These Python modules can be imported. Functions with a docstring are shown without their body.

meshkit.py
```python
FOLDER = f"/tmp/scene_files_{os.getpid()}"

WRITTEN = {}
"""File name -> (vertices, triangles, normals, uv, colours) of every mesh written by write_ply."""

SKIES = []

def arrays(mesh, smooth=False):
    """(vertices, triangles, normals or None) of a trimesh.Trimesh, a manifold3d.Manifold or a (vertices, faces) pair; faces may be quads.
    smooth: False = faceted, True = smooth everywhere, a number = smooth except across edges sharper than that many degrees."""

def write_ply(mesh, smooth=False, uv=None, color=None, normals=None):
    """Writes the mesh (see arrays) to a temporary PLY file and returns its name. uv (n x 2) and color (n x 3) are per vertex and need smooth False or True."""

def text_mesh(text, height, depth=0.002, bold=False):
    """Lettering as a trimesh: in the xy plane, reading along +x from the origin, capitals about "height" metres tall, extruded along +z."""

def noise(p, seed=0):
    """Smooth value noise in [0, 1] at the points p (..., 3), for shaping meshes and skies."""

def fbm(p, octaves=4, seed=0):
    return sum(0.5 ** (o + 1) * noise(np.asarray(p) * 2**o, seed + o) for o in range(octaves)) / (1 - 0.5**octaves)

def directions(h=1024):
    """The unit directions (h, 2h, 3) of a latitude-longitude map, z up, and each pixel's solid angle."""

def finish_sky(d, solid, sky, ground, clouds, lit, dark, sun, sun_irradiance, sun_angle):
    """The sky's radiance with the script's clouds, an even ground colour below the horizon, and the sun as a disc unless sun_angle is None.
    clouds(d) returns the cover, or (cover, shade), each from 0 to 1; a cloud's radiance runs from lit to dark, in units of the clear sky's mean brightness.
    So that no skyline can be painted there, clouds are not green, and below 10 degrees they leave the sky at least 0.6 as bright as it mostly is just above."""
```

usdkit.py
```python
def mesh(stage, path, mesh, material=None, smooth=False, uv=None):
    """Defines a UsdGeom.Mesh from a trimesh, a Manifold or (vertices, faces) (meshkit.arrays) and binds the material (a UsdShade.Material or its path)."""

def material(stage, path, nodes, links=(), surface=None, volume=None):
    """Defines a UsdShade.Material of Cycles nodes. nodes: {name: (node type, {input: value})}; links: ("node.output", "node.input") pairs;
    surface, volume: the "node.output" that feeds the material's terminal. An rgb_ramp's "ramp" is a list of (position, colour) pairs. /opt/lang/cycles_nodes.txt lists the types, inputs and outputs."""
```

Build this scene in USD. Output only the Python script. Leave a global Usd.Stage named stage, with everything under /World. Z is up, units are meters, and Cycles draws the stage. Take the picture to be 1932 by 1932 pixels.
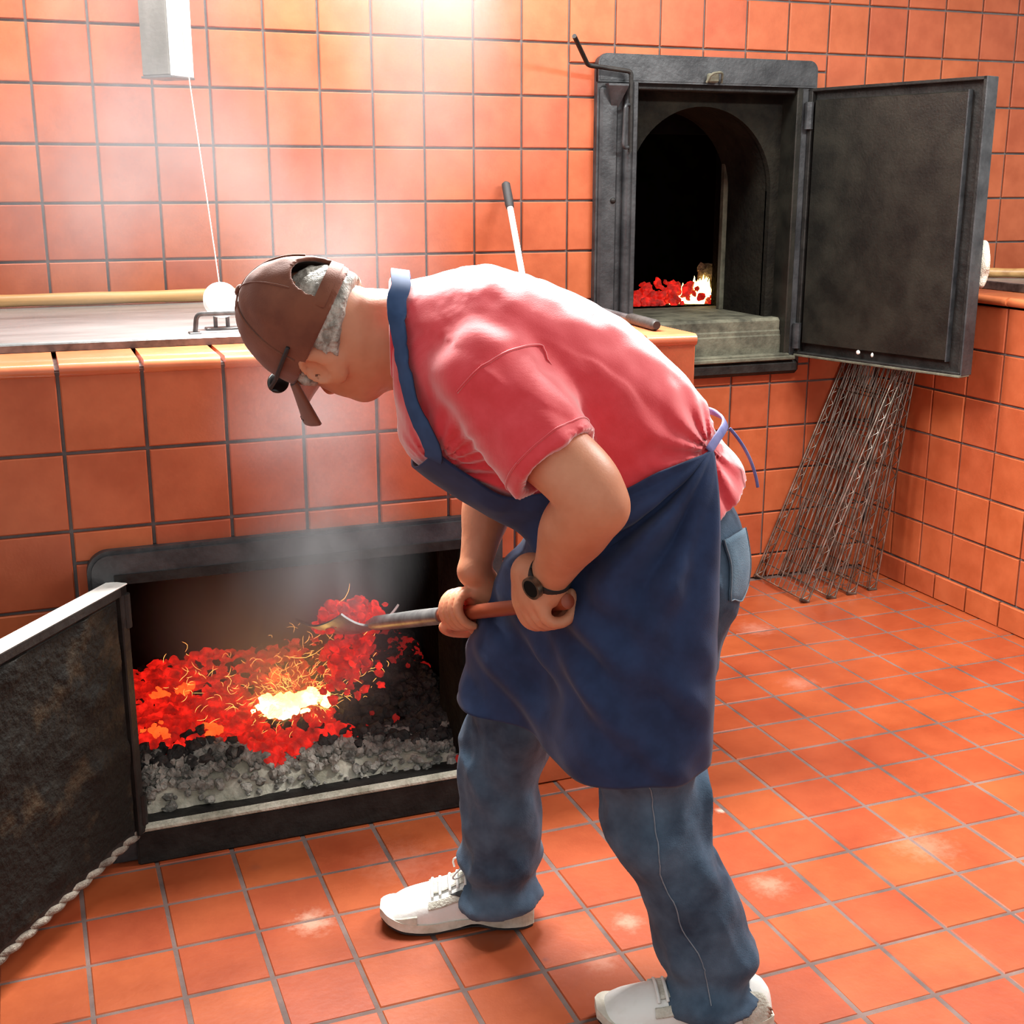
import math, numpy as np, trimesh, manifold3d, meshkit, usdkit
from scipy.spatial import cKDTree
from scipy.interpolate import CubicSpline, PchipInterpolator
from pxr import Usd, UsdGeom, UsdLux, UsdShade, Gf, Sdf

stage = Usd.Stage.CreateInMemory()
UsdGeom.SetStageUpAxis(stage, 'Z')
UsdGeom.SetStageMetersPerUnit(stage, 1.0)
UsdGeom.Xform.Define(stage, '/World')
UsdGeom.Scope.Define(stage, '/World/Looks')
T = 0.162                                    # one tile pitch in metres; all lengths below are in tiles

# ---------------------------------------------------------------- camera
CAM = np.array([-0.4376, -24.0626, 8.9041])
YAW, PITCH = 0.3670, 0.2568
cam = UsdGeom.Camera.Define(stage, '/World/Camera')
cam.CreateHorizontalApertureAttr(36.0)
cam.CreateVerticalApertureAttr(36.0)
cam.CreateFocalLengthAttr(36.0 * 2366.9 / 1932)
cam.CreateClippingRangeAttr(Gf.Vec2f(0.05, 200))
cam.CreateExposureAttr(0.0)
_f = np.array([math.sin(YAW) * math.cos(PITCH), math.cos(YAW) * math.cos(PITCH), -math.sin(PITCH)])
_r = np.array([math.cos(YAW), -math.sin(YAW), 0]); _u = np.cross(_r, _f)
_m = np.eye(4); _m[0, :3], _m[1, :3], _m[2, :3], _m[3, :3] = _r, _u, -_f, CAM * T
cam.AddTransformOp().Set(Gf.Matrix4d(_m.tolist()))

# ---------------------------------------------------------------- light
dome = UsdLux.DomeLight.Define(stage, '/World/Ambient')
dome.CreateIntensityAttr(0.22); dome.CreateColorAttr(Gf.Vec3f(1.0, 0.98, 0.95))
def rect(name, pos, w, h, power, col=(1, 0.97, 0.93), target=None):
    l = UsdLux.RectLight.Define(stage, '/World/' + name)
    l.CreateWidthAttr(w * T); l.CreateHeightAttr(h * T); l.CreateIntensityAttr(power); l.CreateColorAttr(Gf.Vec3f(*col))
    p = np.array(pos, float)
    d = np.array([0, 0, -1.0]) if target is None else np.array(target, float) - p
    d /= np.linalg.norm(d)
    up = np.array([0, 1.0, 0]); x = np.cross(d, up); x /= np.linalg.norm(x); y = np.cross(x, d)
    m = np.eye(4); m[0, :3], m[1, :3], m[2, :3], m[3, :3] = x, y, -d, p * T
    l.AddTransformOp().Set(Gf.Matrix4d(m.tolist()))
rect('CeilingLight', (5.2, -6.4, 13.0), 6.0, 1.8, 180, target=(4.6, -12, 8))
rect('CeilingLightRight', (15.6, -10.6, 15.4), 6.0, 1.8, 100)
rect('CeilingLightBack', (4.5, -3.4, 15.6), 15, 1.2, 44, target=(4.5, -1.2, 8))
rect('WallLight', (6.1, -1.7, 14.3), 2.4, .8, 60)

# ---------------------------------------------------------------- naming helpers
_used = {}
def numbered(parent, name):
    k = _used.get((parent, name), 0); _used[(parent, name)] = k + 1
    return name if k == 0 else f'{name}_{k:03d}'
_base = {}
def tag(prim, label=None, cat=None, group=None, kind=None):
    for k, v in (('label', label), ('category', cat), ('group', group), ('kind', kind)):
        if v: prim.SetCustomDataByKey(k, v)
def thing(name, label, cat, base, group=None, kind=None):
    p = '/World/' + numbered('/World', name)
    x = UsdGeom.Xform.Define(stage, p)
    b = np.array(base, float) * T
    x.AddTranslateOp().Set(Gf.Vec3d(*b.tolist())); _base[p] = b
    tag(x.GetPrim(), label, cat, group, kind)
    return p
def part(parent, name, mesh, mat, smooth=30, label=None, kind=None):
    p = parent + '/' + numbered(parent, name)
    v, f, n = meshkit.arrays(mesh, smooth)
    m = UsdGeom.Mesh.Define(stage, p)
    from pxr import Vt
    m.CreatePointsAttr(Vt.Vec3fArray.FromNumpy((v * T - _base[parent]).astype(np.float32)))
    m.CreateFaceVertexCountsAttr(Vt.IntArray.FromNumpy(np.full(len(f), 3, np.int32)))
    m.CreateFaceVertexIndicesAttr(Vt.IntArray.FromNumpy(f.astype(np.int32).ravel()))
    m.CreateSubdivisionSchemeAttr('none')
    if n is not None:
        m.CreateNormalsAttr(Vt.Vec3fArray.FromNumpy(n.astype(np.float32))); m.SetNormalsInterpolation('vertex')
    UsdShade.MaterialBindingAPI.Apply(m.GetPrim()).Bind(M[mat])
    _base[p] = _base[parent]
    tag(m.GetPrim(), label, None, None, kind)
    return p
def single(name, label, cat, mesh, mat, smooth=30, group=None, kind=None):
    """a top-level thing that is one mesh"""
    p = '/World'; _base[p] = np.zeros(3)
    q = part(p, name, mesh, mat, smooth)
    tag(stage.GetPrimAtPath(q), label, cat, group, kind)
    return q

# ---------------------------------------------------------------- materials
M = {}
def lin(r, g, b):
    c = np.array([r, g, b]) / 255.0
    return tuple(np.where(c < .04045, c / 12.92, ((c + .055) / 1.055) ** 2.4))
def mat(name, nodes, links, surface='p.BSDF', volume=None):
    M[name] = usdkit.material(stage, '/World/Looks/' + name, nodes, links, surface=surface, volume=volume)
def noisy(name, c1, c2, scale=6.0, rough=0.6, bump=0.0, bscale=None, metal=0.0, detail=4, pos=(.35, .65), dist=0.01, spec=.5, vary=0.0, extra=None, sheen=0.0, coat=0.0, stretch=(1, 1, 1), sss=0.0):
    n = {'g': ('geometry', {}), 'mp': ('mapping', {'scale': stretch}), 'n': ('noise_texture', {'scale': scale, 'detail': detail, 'roughness': .6}),
         'r': ('rgb_ramp', {'ramp': [(0, c1), (pos[0], c1), (pos[1], c2), (1, c2)]}),
         'p': ('principled_bsdf', {'roughness': rough, 'metallic': metal, 'specular_ior_level': spec, 'sheen_roughness': .45, 'sheen_weight': sheen, 'coat_weight': coat})}
    l = [('g.position', 'mp.vector'), ('mp.vector', 'n.vector'), ('n.fac', 'r.fac')]
    if sss:
        n['p'][1].update(subsurface_weight=sss, subsurface_scale=.006, subsurface_radius=(1, .35, .2))
    if vary:
        n['oi'] = ('object_info', {}); n['mr'] = ('map_range', {'from_min': 0.0, 'from_max': 1.0, 'to_min': 1 - vary, 'to_max': 1 + vary})
        n['h'] = ('hsv', {'hue': .5, 'saturation': 1.0, 'fac': 1.0})
        l += [('oi.random', 'mr.value'), ('mr.result', 'h.value'), ('r.color', 'h.color'), ('h.color', 'p.base_color')]
        if vary > .05:
            n['mh'] = ('map_range', {'from_min': 0.0, 'from_max': 1.0, 'to_min': .497, 'to_max': .503})
            l += [('oi.random', 'mh.value'), ('mh.result', 'h.hue')]
    else:
        l += [('r.color', 'p.base_color')]
    if bump:
        n['bn'] = ('noise_texture', {'scale': bscale or scale * 6, 'detail': 3.0}); n['b'] = ('bump', {'strength': bump, 'distance': dist})
        l += [('g.position', 'bn.vector'), ('bn.fac', 'b.height'), ('b.normal', 'p.normal')]
    if extra: extra(n, l)
    mat(name, n, l)
def glow(name, ramp, strength, scale):
    mat(name, {'g': ('geometry', {}), 'n': ('noise_texture', {'scale': scale, 'detail': 3.0}), 'm': ('math', {'math_type': 'multiply_add', 'value2': .42}), 'm2': ('math', {'math_type': 'multiply', 'value2': .58}),
               'r': ('rgb_ramp', {'ramp': ramp}), 'p': ('principled_bsdf', {'base_color': (.05, .02, .015), 'roughness': .9, 'emission_strength': strength})},
        [('g.position', 'n.vector'), ('n.fac', 'm2.value1'), ('g.random_per_island', 'm.value1'), ('m2.value', 'm.value3'), ('m.value', 'r.fac'), ('r.color', 'p.emission_color')])


TILE1, TILE2 = (.37, .075, .022), (.46, .108, .038)
noisy('wall_tile', TILE1, TILE2, scale=9, rough=.52, bump=.06, bscale=160, vary=.07, dist=.004)
noisy('cap_tile', (.50, .13, .05), (.58, .17, .07), scale=9, rough=.28, bump=.05, bscale=120, vary=.06, dist=.004, coat=.3)
# floor tile: pale scuffs and ash spills with a shape of their own
def floor_stains(n, l):
    prev = 'h.color'
    l[:] = [x for x in l if x != ('h.color', 'p.base_color')]
    spots = [((2.2, -10.29), .42, .62, (.72, .55, .42)), ((5.85, -11.7), .30, .42, (.75, .5, .38)), ((5.2, -12.35), .34, .35, (.75, .48, .36)), ((7.96, -11.6), .42, .3, (.8, .55, .42)), ((8.4, -9.6), .12, .8, (.8, .7, .6)),
             ((1.75, -8.75), .16, .6, (.16, .05, .03)), ((2.5, -8.4), .14, .5, (.16, .05, .03)), ((4.6, -12.05), .07, .9, (.12, .03, .03)), ((12.2, -5.9), .5, .3, (.8, .5, .4)), ((10.5, -11.5), .7, .22, (.85, .55, .42)), ((3.6, -9.3), .9, .18, (.7, .4, .3)), ((13.0, -3.1), .6, .3, (.75, .5, .4))]
    n['sn'] = ('noise_texture', {'scale': 42.0, 'detail': 5.0, 'roughness': .75})
    l.append(('g.position', 'sn.vector'))
    for i, ((x, y), rad, amt, col) in enumerate(spots):
        n[f'd{i}'] = ('vector_math', {'math_type': 'distance', 'vector2': (x * T, y * T, 0)})
        n[f'm{i}'] = ('map_range', {'from_min': rad * T * 1.35, 'from_max': rad * T * .15, 'to_min': 0.0, 'to_max': 1.0, 'clamp': True})
        n[f'a{i}'] = ('math', {'math_type': 'multiply_add', 'value2': 1.6, 'value3': -1.05})
        n[f'b{i}'] = ('math', {'math_type': 'add'})
        n[f'k{i}'] = ('map_range', {'from_min': 0.2, 'from_max': .75, 'to_min': 0.0, 'to_max': amt * .6, 'clamp': True})
        n[f'k2{i}'] = ('math', {'math_type': 'multiply'})
        n[f'x{i}'] = ('mix', {'color2': col})
        l += [('g.position', f'd{i}.vector1'), (f'd{i}.value', f'm{i}.value'), ('sn.fac', f'a{i}.value1'), (f'm{i}.result', f'b{i}.value1'), (f'a{i}.value', f'b{i}.value2'), (f'b{i}.value', f'k{i}.value'),
              (f'k{i}.result', f'k2{i}.value1'), (f'm{i}.result', f'k2{i}.value2'), (f'k2{i}.value', f'x{i}.fac'), (prev, f'x{i}.color1')]
        prev = f'x{i}.color'
    l.append((prev, 'p.base_color'))
noisy('floor_tile', (.26, .046, .0135), (.335, .070, .0225), scale=5, rough=.38, bump=.10, bscale=70, vary=.075, extra=floor_stains, dist=.004)
noisy('grout', (.10, .09, .09), (.18, .165, .16), scale=7, rough=.9, bump=.3, bscale=150, dist=.003)
noisy('floor_grout', (.07, .045, .04), (.17, .11, .095), scale=5, rough=.9, bump=.3, bscale=150, dist=.003)
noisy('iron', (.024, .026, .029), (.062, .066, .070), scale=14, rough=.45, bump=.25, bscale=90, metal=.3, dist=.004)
noisy('black_iron', (.007, .0065, .006), (.022, .021, .019), scale=16, rough=.55, bump=.35, bscale=70, dist=.005, metal=.1, spec=.35)
noisy('door_plate', (.009, .0088, .007), (.026, .025, .019), scale=9, rough=.42, bump=.25, bscale=120, dist=.003, metal=.3)
noisy('rusty_plate', (.007, .0065, .005), (.055, .036, .019), scale=9, rough=.7, bump=.6, bscale=60, pos=(.56, .80), dist=.01, spec=.2)
noisy('soot', (.002, .0018, .0015), (.008, .0065, .0055), scale=10, rough=.95, bump=.5, bscale=60, dist=.01, spec=.08)
noisy('soot_brick', (.005, .0045, .0035), (.018, .016, .011), scale=8, rough=.9, spec=.15, bump=.5, bscale=60, dist=.01)
noisy('ashy_iron', (.035, .034, .022), (.17, .165, .115), scale=14, rough=.8, bump=.4, bscale=90, dist=.005, pos=(.3, .7))
noisy('pale_ash', (.30, .29, .22), (.60, .58, .48), scale=16, rough=.95, bump=.6, bscale=90, dist=.008)
noisy('rope', (.12, .10, .08), (.30, .27, .22), scale=30, rough=.95, bump=.5, bscale=200)
noisy('bright_edge', (.66, .66, .62), (.85, .85, .8), scale=20, rough=.5)  # rivet metal; also puts overhead light into the door edge colour
noisy('lid_steel', (.17, .175, .175), (.38, .385, .385), scale=5, rough=.33, metal=.55, bump=.05, bscale=60, stretch=(.3, 1, 1))
noisy('dark_steel', (.06, .06, .06), (.16, .16, .16), scale=20, rough=.4, metal=.6)
noisy('bamboo', (.34, .17, .055), (.52, .30, .11), scale=10, rough=.45, stretch=(.15, 4, 4))
noisy('white_plastic', (.85, .85, .84), (.93, .93, .92), scale=5, rough=.35)
noisy('white_wood', (.70, .70, .66), (.86, .86, .82), scale=12, rough=.7, bump=.2, pos=(.25, .5), stretch=(1, 1, .2))
noisy('shaded_wood', (.12, .115, .10), (.20, .19, .17), scale=12, rough=.8, bump=.2, stretch=(1, 1, .3))  # darker copy of the post wood, shade put into the colour
noisy('cord', (.55, .5, .4), (.65, .6, .5), scale=40, rough=.9)
noisy('red_wood', (.20, .035, .014), (.34, .075, .03), scale=12, rough=.4, stretch=(1, .15, 1))
noisy('shovel_steel', (.22, .22, .22), (.48, .48, .47), scale=14, rough=.38, metal=.7)
noisy('wire', (.16, .13, .10), (.42, .37, .32), scale=25, rough=.28, metal=.9)
noisy('wire_dark', (.06, .045, .035), (.20, .16, .13), scale=25, rough=.4, metal=.8)
noisy('black_rubber', (.012, .012, .013), (.03, .03, .032), scale=10, rough=.6)
noisy('coal', (.010, .010, .010), (.06, .057, .052), scale=26, rough=.85, bump=.5, bscale=90)
noisy('grey_coal', (.09, .09, .08), (.42, .41, .36), scale=24, rough=.95, bump=.6, bscale=110)
glow('ember_red', [(.12, (.03, .001, .001)), (.30, (.28, .004, .002)), (.46, (.75, .012, .006)), (.60, (1, .035, .016)), (.70, (1, .10, .03)), (.78, (1, .42, .08))], 2.0, 30)
glow('ember_dim', [(0, (.02, .001, .001)), (.45, (.2, .004, .003)), (.6, (.9, .03, .012)), (.75, (1, .12, .04))], 1.3, 22)
glow('ember_orange', [(.1, (.8, .03, .006)), (.42, (1, .12, .015)), (.6, (1, .38, .06))], 1.6, 30)
glow('ember_hot', [(.1, (1, .38, .03)), (.3, (1, .6, .12)), (.45, (1, .85, .45)), (.6, (1, .97, .8))], 7.0, 14)
glow('flame', [(0, (1, .5, .06)), (.45, (1, .72, .22)), (.65, (1, .9, .55)), (1, (1, 1, .9))], 8.0, 9)
glow('spark', [(0, (1, .28, .05)), (.5, (1, .42, .10)), (1, (1, .7, .3))], 4.5, 12)
noisy('char_log', (.05, .04, .04), (.34, .29, .27), scale=30, rough=.95, bump=.6, bscale=100)
# person
noisy('skin', (.56, .215, .11), (.66, .29, .165), scale=16, rough=.48, bump=.12, bscale=260, sss=.12, dist=.002, pos=(.3, .7))
noisy('hair', (.20, .18, .15), (.52, .49, .43), scale=90, rough=.6, bump=.7, bscale=150, dist=.006, pos=(.35, .6), stretch=(1, .35, .6))
noisy('shirt_cotton', (.66, .030, .042), (.72, .048, .064), scale=30, rough=.85, bump=.12, bscale=420, sheen=1.0, dist=.002)
noisy('denim', (.016, .037, .072), (.085, .145, .22), scale=12, rough=.85, bump=.3, bscale=400, dist=.003, pos=(.3, .7), sheen=.05)
noisy('denim_light', (.10, .17, .24), (.17, .26, .34), scale=14, rough=.85, bump=.3, bscale=400, dist=.003)
noisy('denim_stitch', (.16, .20, .25), (.24, .28, .33), scale=60, rough=.9)
noisy('apron_cotton', (.006, .019, .068), (.013, .034, .105), scale=20, rough=.85, bump=.12, bscale=420, sheen=.12, dist=.002)
noisy('apron_tie', (.10, .11, .30), (.2, .2, .42), scale=20, rough=.8)
noisy('strap_blue', (.016, .045, .12), (.03, .07, .17), scale=20, rough=.85)
noisy('cap_cotton', (.14, .038, .018), (.20, .062, .030), scale=18, rough=.85, bump=.2, bscale=380, sheen=.25, dist=.002)
noisy('cap_patch', (.42, .26, .14), (.5, .33, .2), scale=18, rough=.85)
noisy('shoe_leather', (.74, .73, .68), (.86, .86, .83), scale=14, rough=.45, bump=.1, bscale=120, pos=(.25, .5))
noisy('shoe_mesh', (.50, .48, .40), (.68, .66, .58), scale=60, rough=.8, bump=.4, bscale=240)
noisy('shoe_sole', (.48, .44, .34), (.78, .75, .66), scale=18, rough=.7, bump=.2, bscale=60)
noisy('watch_metal', (.10, .075, .05), (.3, .24, .18), scale=30, rough=.3, metal=.7)
noisy('dark_lens', (.006, .006, .006), (.012, .012, .012), scale=5, rough=.15)
noisy('eye', (.8, .78, .75), (.85, .84, .82), scale=5, rough=.2)
noisy('towel_cotton', (.55, .50, .40), (.72, .67, .56), scale=30, rough=.95, bump=.5, bscale=200)
# smoke
PUFFS = [((2.6, -7.0, 3.0), 2.2, 2.8), ((2.9, -8.4, 4.2), 1.5, 1.3), ((2.75, -8.9, 6.0), 1.5, .42), ((3.6, -7.2, 7.6), 1.9, .30), ((5.4, -2.9, 9.4), 2.3, .40), ((6.2, -2.5, 11.6), 2.4, .70), ((6.4, -2.0, 13.4), 2.3, 1.1), ((.4, -3.0, 9.2), 2.9, .75), ((2.7, -2.7, 9.2), 2.7, .65), ((7.2, -2.6, 10.2), 2.2, .22), ((1.6, -3.4, 12.4), 3.0, .40)]
def smoke_mat():
    n = {'g': ('geometry', {}), 'n': ('noise_texture', {'scale': 2.6, 'detail': 3.0, 'roughness': .55, 'distortion': .5}), 'mp': ('mapping', {'scale': (1.3, 1.3, .6)}),
         'r': ('map_range', {'from_min': .34, 'from_max': .68, 'to_min': .12, 'to_max': 1.0, 'clamp': True}), 'k': ('math', {'math_type': 'multiply'}),
         'v': ('principled_volume', {'color': (.94, .94, .97), 'anisotropy': .1})}
    l = [('g.position', 'mp.vector'), ('mp.vector', 'n.vector'), ('n.fac', 'r.value')]; prev = None
    for i, (c, r, a) in enumerate(PUFFS):
        n[f'd{i}'] = ('vector_math', {'math_type': 'distance', 'vector2': tuple(np.array(c) * T)})
        n[f'f{i}'] = ('map_range', {'range_type': 'smoothstep', 'from_min': r * T, 'from_max': 0.0, 'to_min': 0.0, 'to_max': a * SMOKE, 'clamp': True})
        l += [('g.position', f'd{i}.vector1'), (f'd{i}.value', f'f{i}.value')]
        if prev:
            n[f's{i}'] = ('math', {'math_type': 'add'}); l += [(prev, f's{i}.value1'), (f'f{i}.result', f's{i}.value2')]; prev = f's{i}.value'
        else: prev = f'f{i}.result'
    l += [(prev, 'k.value1'), ('r.result', 'k.value2'), ('k.value', 'v.density')]
    mat('smoke', n, l, surface=None, volume='v.volume')
SMOKE = 2.2
smoke_mat()

# ---------------------------------------------------------------- mesh helpers (tile units)
def cat(*ms): return trimesh.util.concatenate([m for m in ms if m is not None])
def tm(man):
    m = man.to_mesh(); return trimesh.Trimesh(np.array(m.vert_properties[:, :3]), np.array(m.tri_verts), process=False)
def man(m): return manifold3d.Manifold(manifold3d.Mesh(np.asarray(m.vertices, np.float32), np.asarray(m.faces, np.uint32)))
def hull(pts): return trimesh.convex.convex_hull(np.array(pts, float))
def box(x0, x1, y0, y1, z0, z1, b=0.0):
    if b <= 0:
        m = trimesh.creation.box([x1 - x0, y1 - y0, z1 - z0]); m.apply_translation([(x0 + x1) / 2, (y0 + y1) / 2, (z0 + z1) / 2]); return m
    pts = []
    for sx in (0, 1):
        for sy in (0, 1):
            for sz in (0, 1):
                x, y, z = (x0, x1)[sx], (y0, y1)[sy], (z0, z1)[sz]
                ix, iy, iz = x + b * (1 - 2 * sx), y + b * (1 - 2 * sy), z + b * (1 - 2 * sz)
                pts += [(x, iy, iz), (ix, y, iz), (ix, iy, z)]
    return hull(pts)
def frame_xf(m, o, ex, ey, ez):
    m = m.copy(); v = m.vertices
    m.vertices = np.array(o) + v[:, :1] * np.array(ex) + v[:, 1:2] * np.array(ey) + v[:, 2:3] * np.array(ez); return m
def tube(points, r, sides=8, cap=True):
    p = np.array(points, float); n = len(p); r = np.broadcast_to(np.asarray(r, float), (n,))
    t = np.gradient(p, axis=0); t /= np.linalg.norm(t, axis=1, keepdims=True) + 1e-12
    a = np.zeros_like(p); ref = np.array([0, 0, 1.0]) if abs(t[0, 2]) < .9 else np.array([1.0, 0, 0])
    a[0] = np.cross(t[0], ref); a[0] /= np.linalg.norm(a[0])
    for i in range(1, n):
        a[i] = a[i - 1] - t[i] * np.dot(a[i - 1], t[i]); a[i] /= np.linalg.norm(a[i])
    b = np.cross(t, a); an = np.arange(sides) * 2 * np.pi / sides
    v = p[:, None] + r[:, None, None] * (np.cos(an)[None, :, None] * a[:, None] + np.sin(an)[None, :, None] * b[:, None])
    i, j = np.meshgrid(np.arange(n - 1), np.arange(sides), indexing='ij'); j2 = (j + 1) % sides
    q = np.stack([i * sides + j, i * sides + j2, (i + 1) * sides + j2, (i + 1) * sides + j], -1).reshape(-1, 4)
    f = np.vstack([q[:, [0, 1, 2]], q[:, [0, 2, 3]]]); v = v.reshape(-1, 3)
    if cap:
        c0, c1 = len(v), len(v) + 1; v = np.vstack([v, p[:1], p[-1:]]); k = np.arange(sides); k2 = (k + 1) % sides
        f = np.vstack([f, np.c_[np.full(sides, c0), k2, k], np.c_[np.full(sides, c1), (n - 1) * sides + k, (n - 1) * sides + k2]])
    return trimesh.Trimesh(v, f, process=False)
def smooth_path(pts, n=40):
    p = np.array(pts, float); d = np.r_[0, np.cumsum(np.linalg.norm(np.diff(p, axis=0), axis=1))]
    return CubicSpline(d / d[-1], p)(np.linspace(0, 1, n))
def bent(pts, r, n=6):
    """polyline with rounded corners"""
    p = np.array(pts, float); out = [p[0]]
    for i in range(1, len(p) - 1):
        a, b = p[i - 1] - p[i], p[i + 1] - p[i]; la, lb = np.linalg.norm(a), np.linalg.norm(b); k = min(r, la * .45, lb * .45)
        s, e = p[i] + a / la * k, p[i] + b / lb * k
        for t in np.linspace(0, 1, n): out.append((1 - t) ** 2 * s + 2 * t * (1 - t) * p[i] + t * t * e)
    out.append(p[-1]); return np.array(out)
def ext(poly, h):                            # shapely polygon extruded along z
    return trimesh.creation.extrude_polygon(poly, h, engine='earcut')
def icos(sub, c, r):
    m = trimesh.creation.icosphere(sub, 1.0); m.vertices = m.vertices * np.array(r) + np.array(c); return m
def lumps(rng, pts, rmin, rmax, sub=1, squash=.75):
    base = trimesh.creation.icosphere(sub, 1.0); V, F = [], []
    n = len(base.vertices)
    for i, p in enumerate(pts):
        r = rng.uniform(rmin, rmax); s = r * np.array([rng.uniform(.75, 1.3), rng.uniform(.75, 1.3), rng.uniform(.6, 1.0) * squash / .75])
        q = trimesh.transformations.random_rotation_matrix(rng.random(3))[:3, :3]
        v = base.vertices * (1 + .28 * (rng.random((n, 1)) - .5) * 2)
        V.append((v * s) @ q.T + p); F.append(base.faces + i * n)
    return trimesh.Trimesh(np.vstack(V), np.vstack(F), process=False)

# tiles ------------------------------------------------------------------
def tile(o, eu, ev, en, u0, u1, v0, v1, h=.05, g=.022, c=.016):
    """chamfered tile on the plane o + u*eu + v*ev, standing h proud along en; g = half the joint"""
    a, b, c0, d = u0 + g, u1 - g, v0 + g, v1 - g
    def ring(i, z): return [(a + i, c0 + i, z), (b - i, c0 + i, z), (b - i, d - i, z), (a + i, d - i, z)]
    P = np.array(ring(0, -.02) + ring(0, h - c) + ring(c, h))
    v = np.array(o) + P[:, :1] * np.array(eu) + P[:, 1:2] * np.array(ev) + P[:, 2:3] * np.array(en)
    f = []
    for r in (0, 4):
        for k in range(4):
            k2 = (k + 1) % 4; f += [(r + k, r + k2, r + 4 + k2), (r + k, r + 4 + k2, r + 4 + k)]
    f += [(8, 9, 10), (8, 10, 11)]
    m = trimesh.Trimesh(v, f, process=False)
    if np.dot(np.cross(eu, ev), en) < 0: m.invert()
    return m
def clip_rects(t, hole):
    """the strips of tile rectangle t left beside the hole rectangle"""
    u0, u1, v0, v1 = t
    if hole is None: return [t]
    a0, a1, b0, b1 = hole
    if u1 <= a0 or u0 >= a1 or v1 <= b0 or v0 >= b1: return [t]
    out = [(u0, u1, v0, min(v1, b0)), (u0, u1, max(v0, b1), v1), (u0, min(u1, a0), max(v0, b0), min(v1, b1)), (max(u0, a1), u1, max(v0, b0), min(v1, b1))]
    return [r for r in out if r[1] - r[0] > .08 and r[3] - r[2] > .08]
rngT = np.random.default_rng(3)
def lay(parent, rects, o, eu, ev, en, mat_, hole=None, h=.05, name='tile', keep=None, limit=295):
    rest, n = [], 0
    for r in rects:
        for q in clip_rects(r, hole):
            m = tile(o, eu, ev, en, *q, h=h + rngT.uniform(-.006, .006))
            if n < limit and (keep is None or keep(q)): part(parent, name, m, mat_, False); n += 1
            else: rest.append(m)
    if rest: part(parent, name + '_field', cat(*rest), mat_, False, kind='stuff')

X, Y, Z = np.eye(3)
PX1, PD, PZ = 8.69, 7.81, 6.66               # pit: right end, depth, height under the cap
XR = 17.8                                    # face of the right-hand pit

# ---------------------------------------------------------------- floor
fl = thing('floor', 'floor of square terracotta quarry tiles with grey joints', 'floor', (8, -10, 0), kind='structure')
part(fl, 'grout_bed', box(-12, 26, -34, 1, -.5, 0), 'floor_grout', False)
fx = [-.4555 + .9917 * k for k in range(-11, 27)]
fy = [-6.247 + k for k in range(-26, 7)]
rects = []
for i in range(len(fx) - 1):
    for j in range(len(fy) - 1):
        x0, x1, y0, y1 = fx[i], fx[i + 1], fy[j], fy[j + 1]
        if y0 < -33: continue
        if x0 > XR - .3: continue
        if x0 < PX1:                       # in front of the pit
            if x1 > PX1 and y1 > -PD: rects.append((PX1, x1, max(y0, -PD), min(y1, -.05)))
            if y0 >= -PD: continue
            y1 = min(y1, -PD)
        y1 = min(y1, -.05); x1 = min(x1, XR)
        if x1 - x0 > .1 and y1 - y0 > .1: rects.append((x0, x1, y0, y1))
_fwd = np.array([math.sin(YAW), math.cos(YAW)])
def seen_floor(q):
    d = np.array([(q[0] + q[1]) / 2, (q[2] + q[3]) / 2, 0]) - CAM
    zc = d @ _f
    return zc > 3 and abs(d @ _r) / zc < .45 and abs(d @ _u) / zc < .45
lay(fl, rects, (0, 0, -.035), X, Y, Z, 'floor_tile', h=.045, keep=seen_floor)

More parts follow.
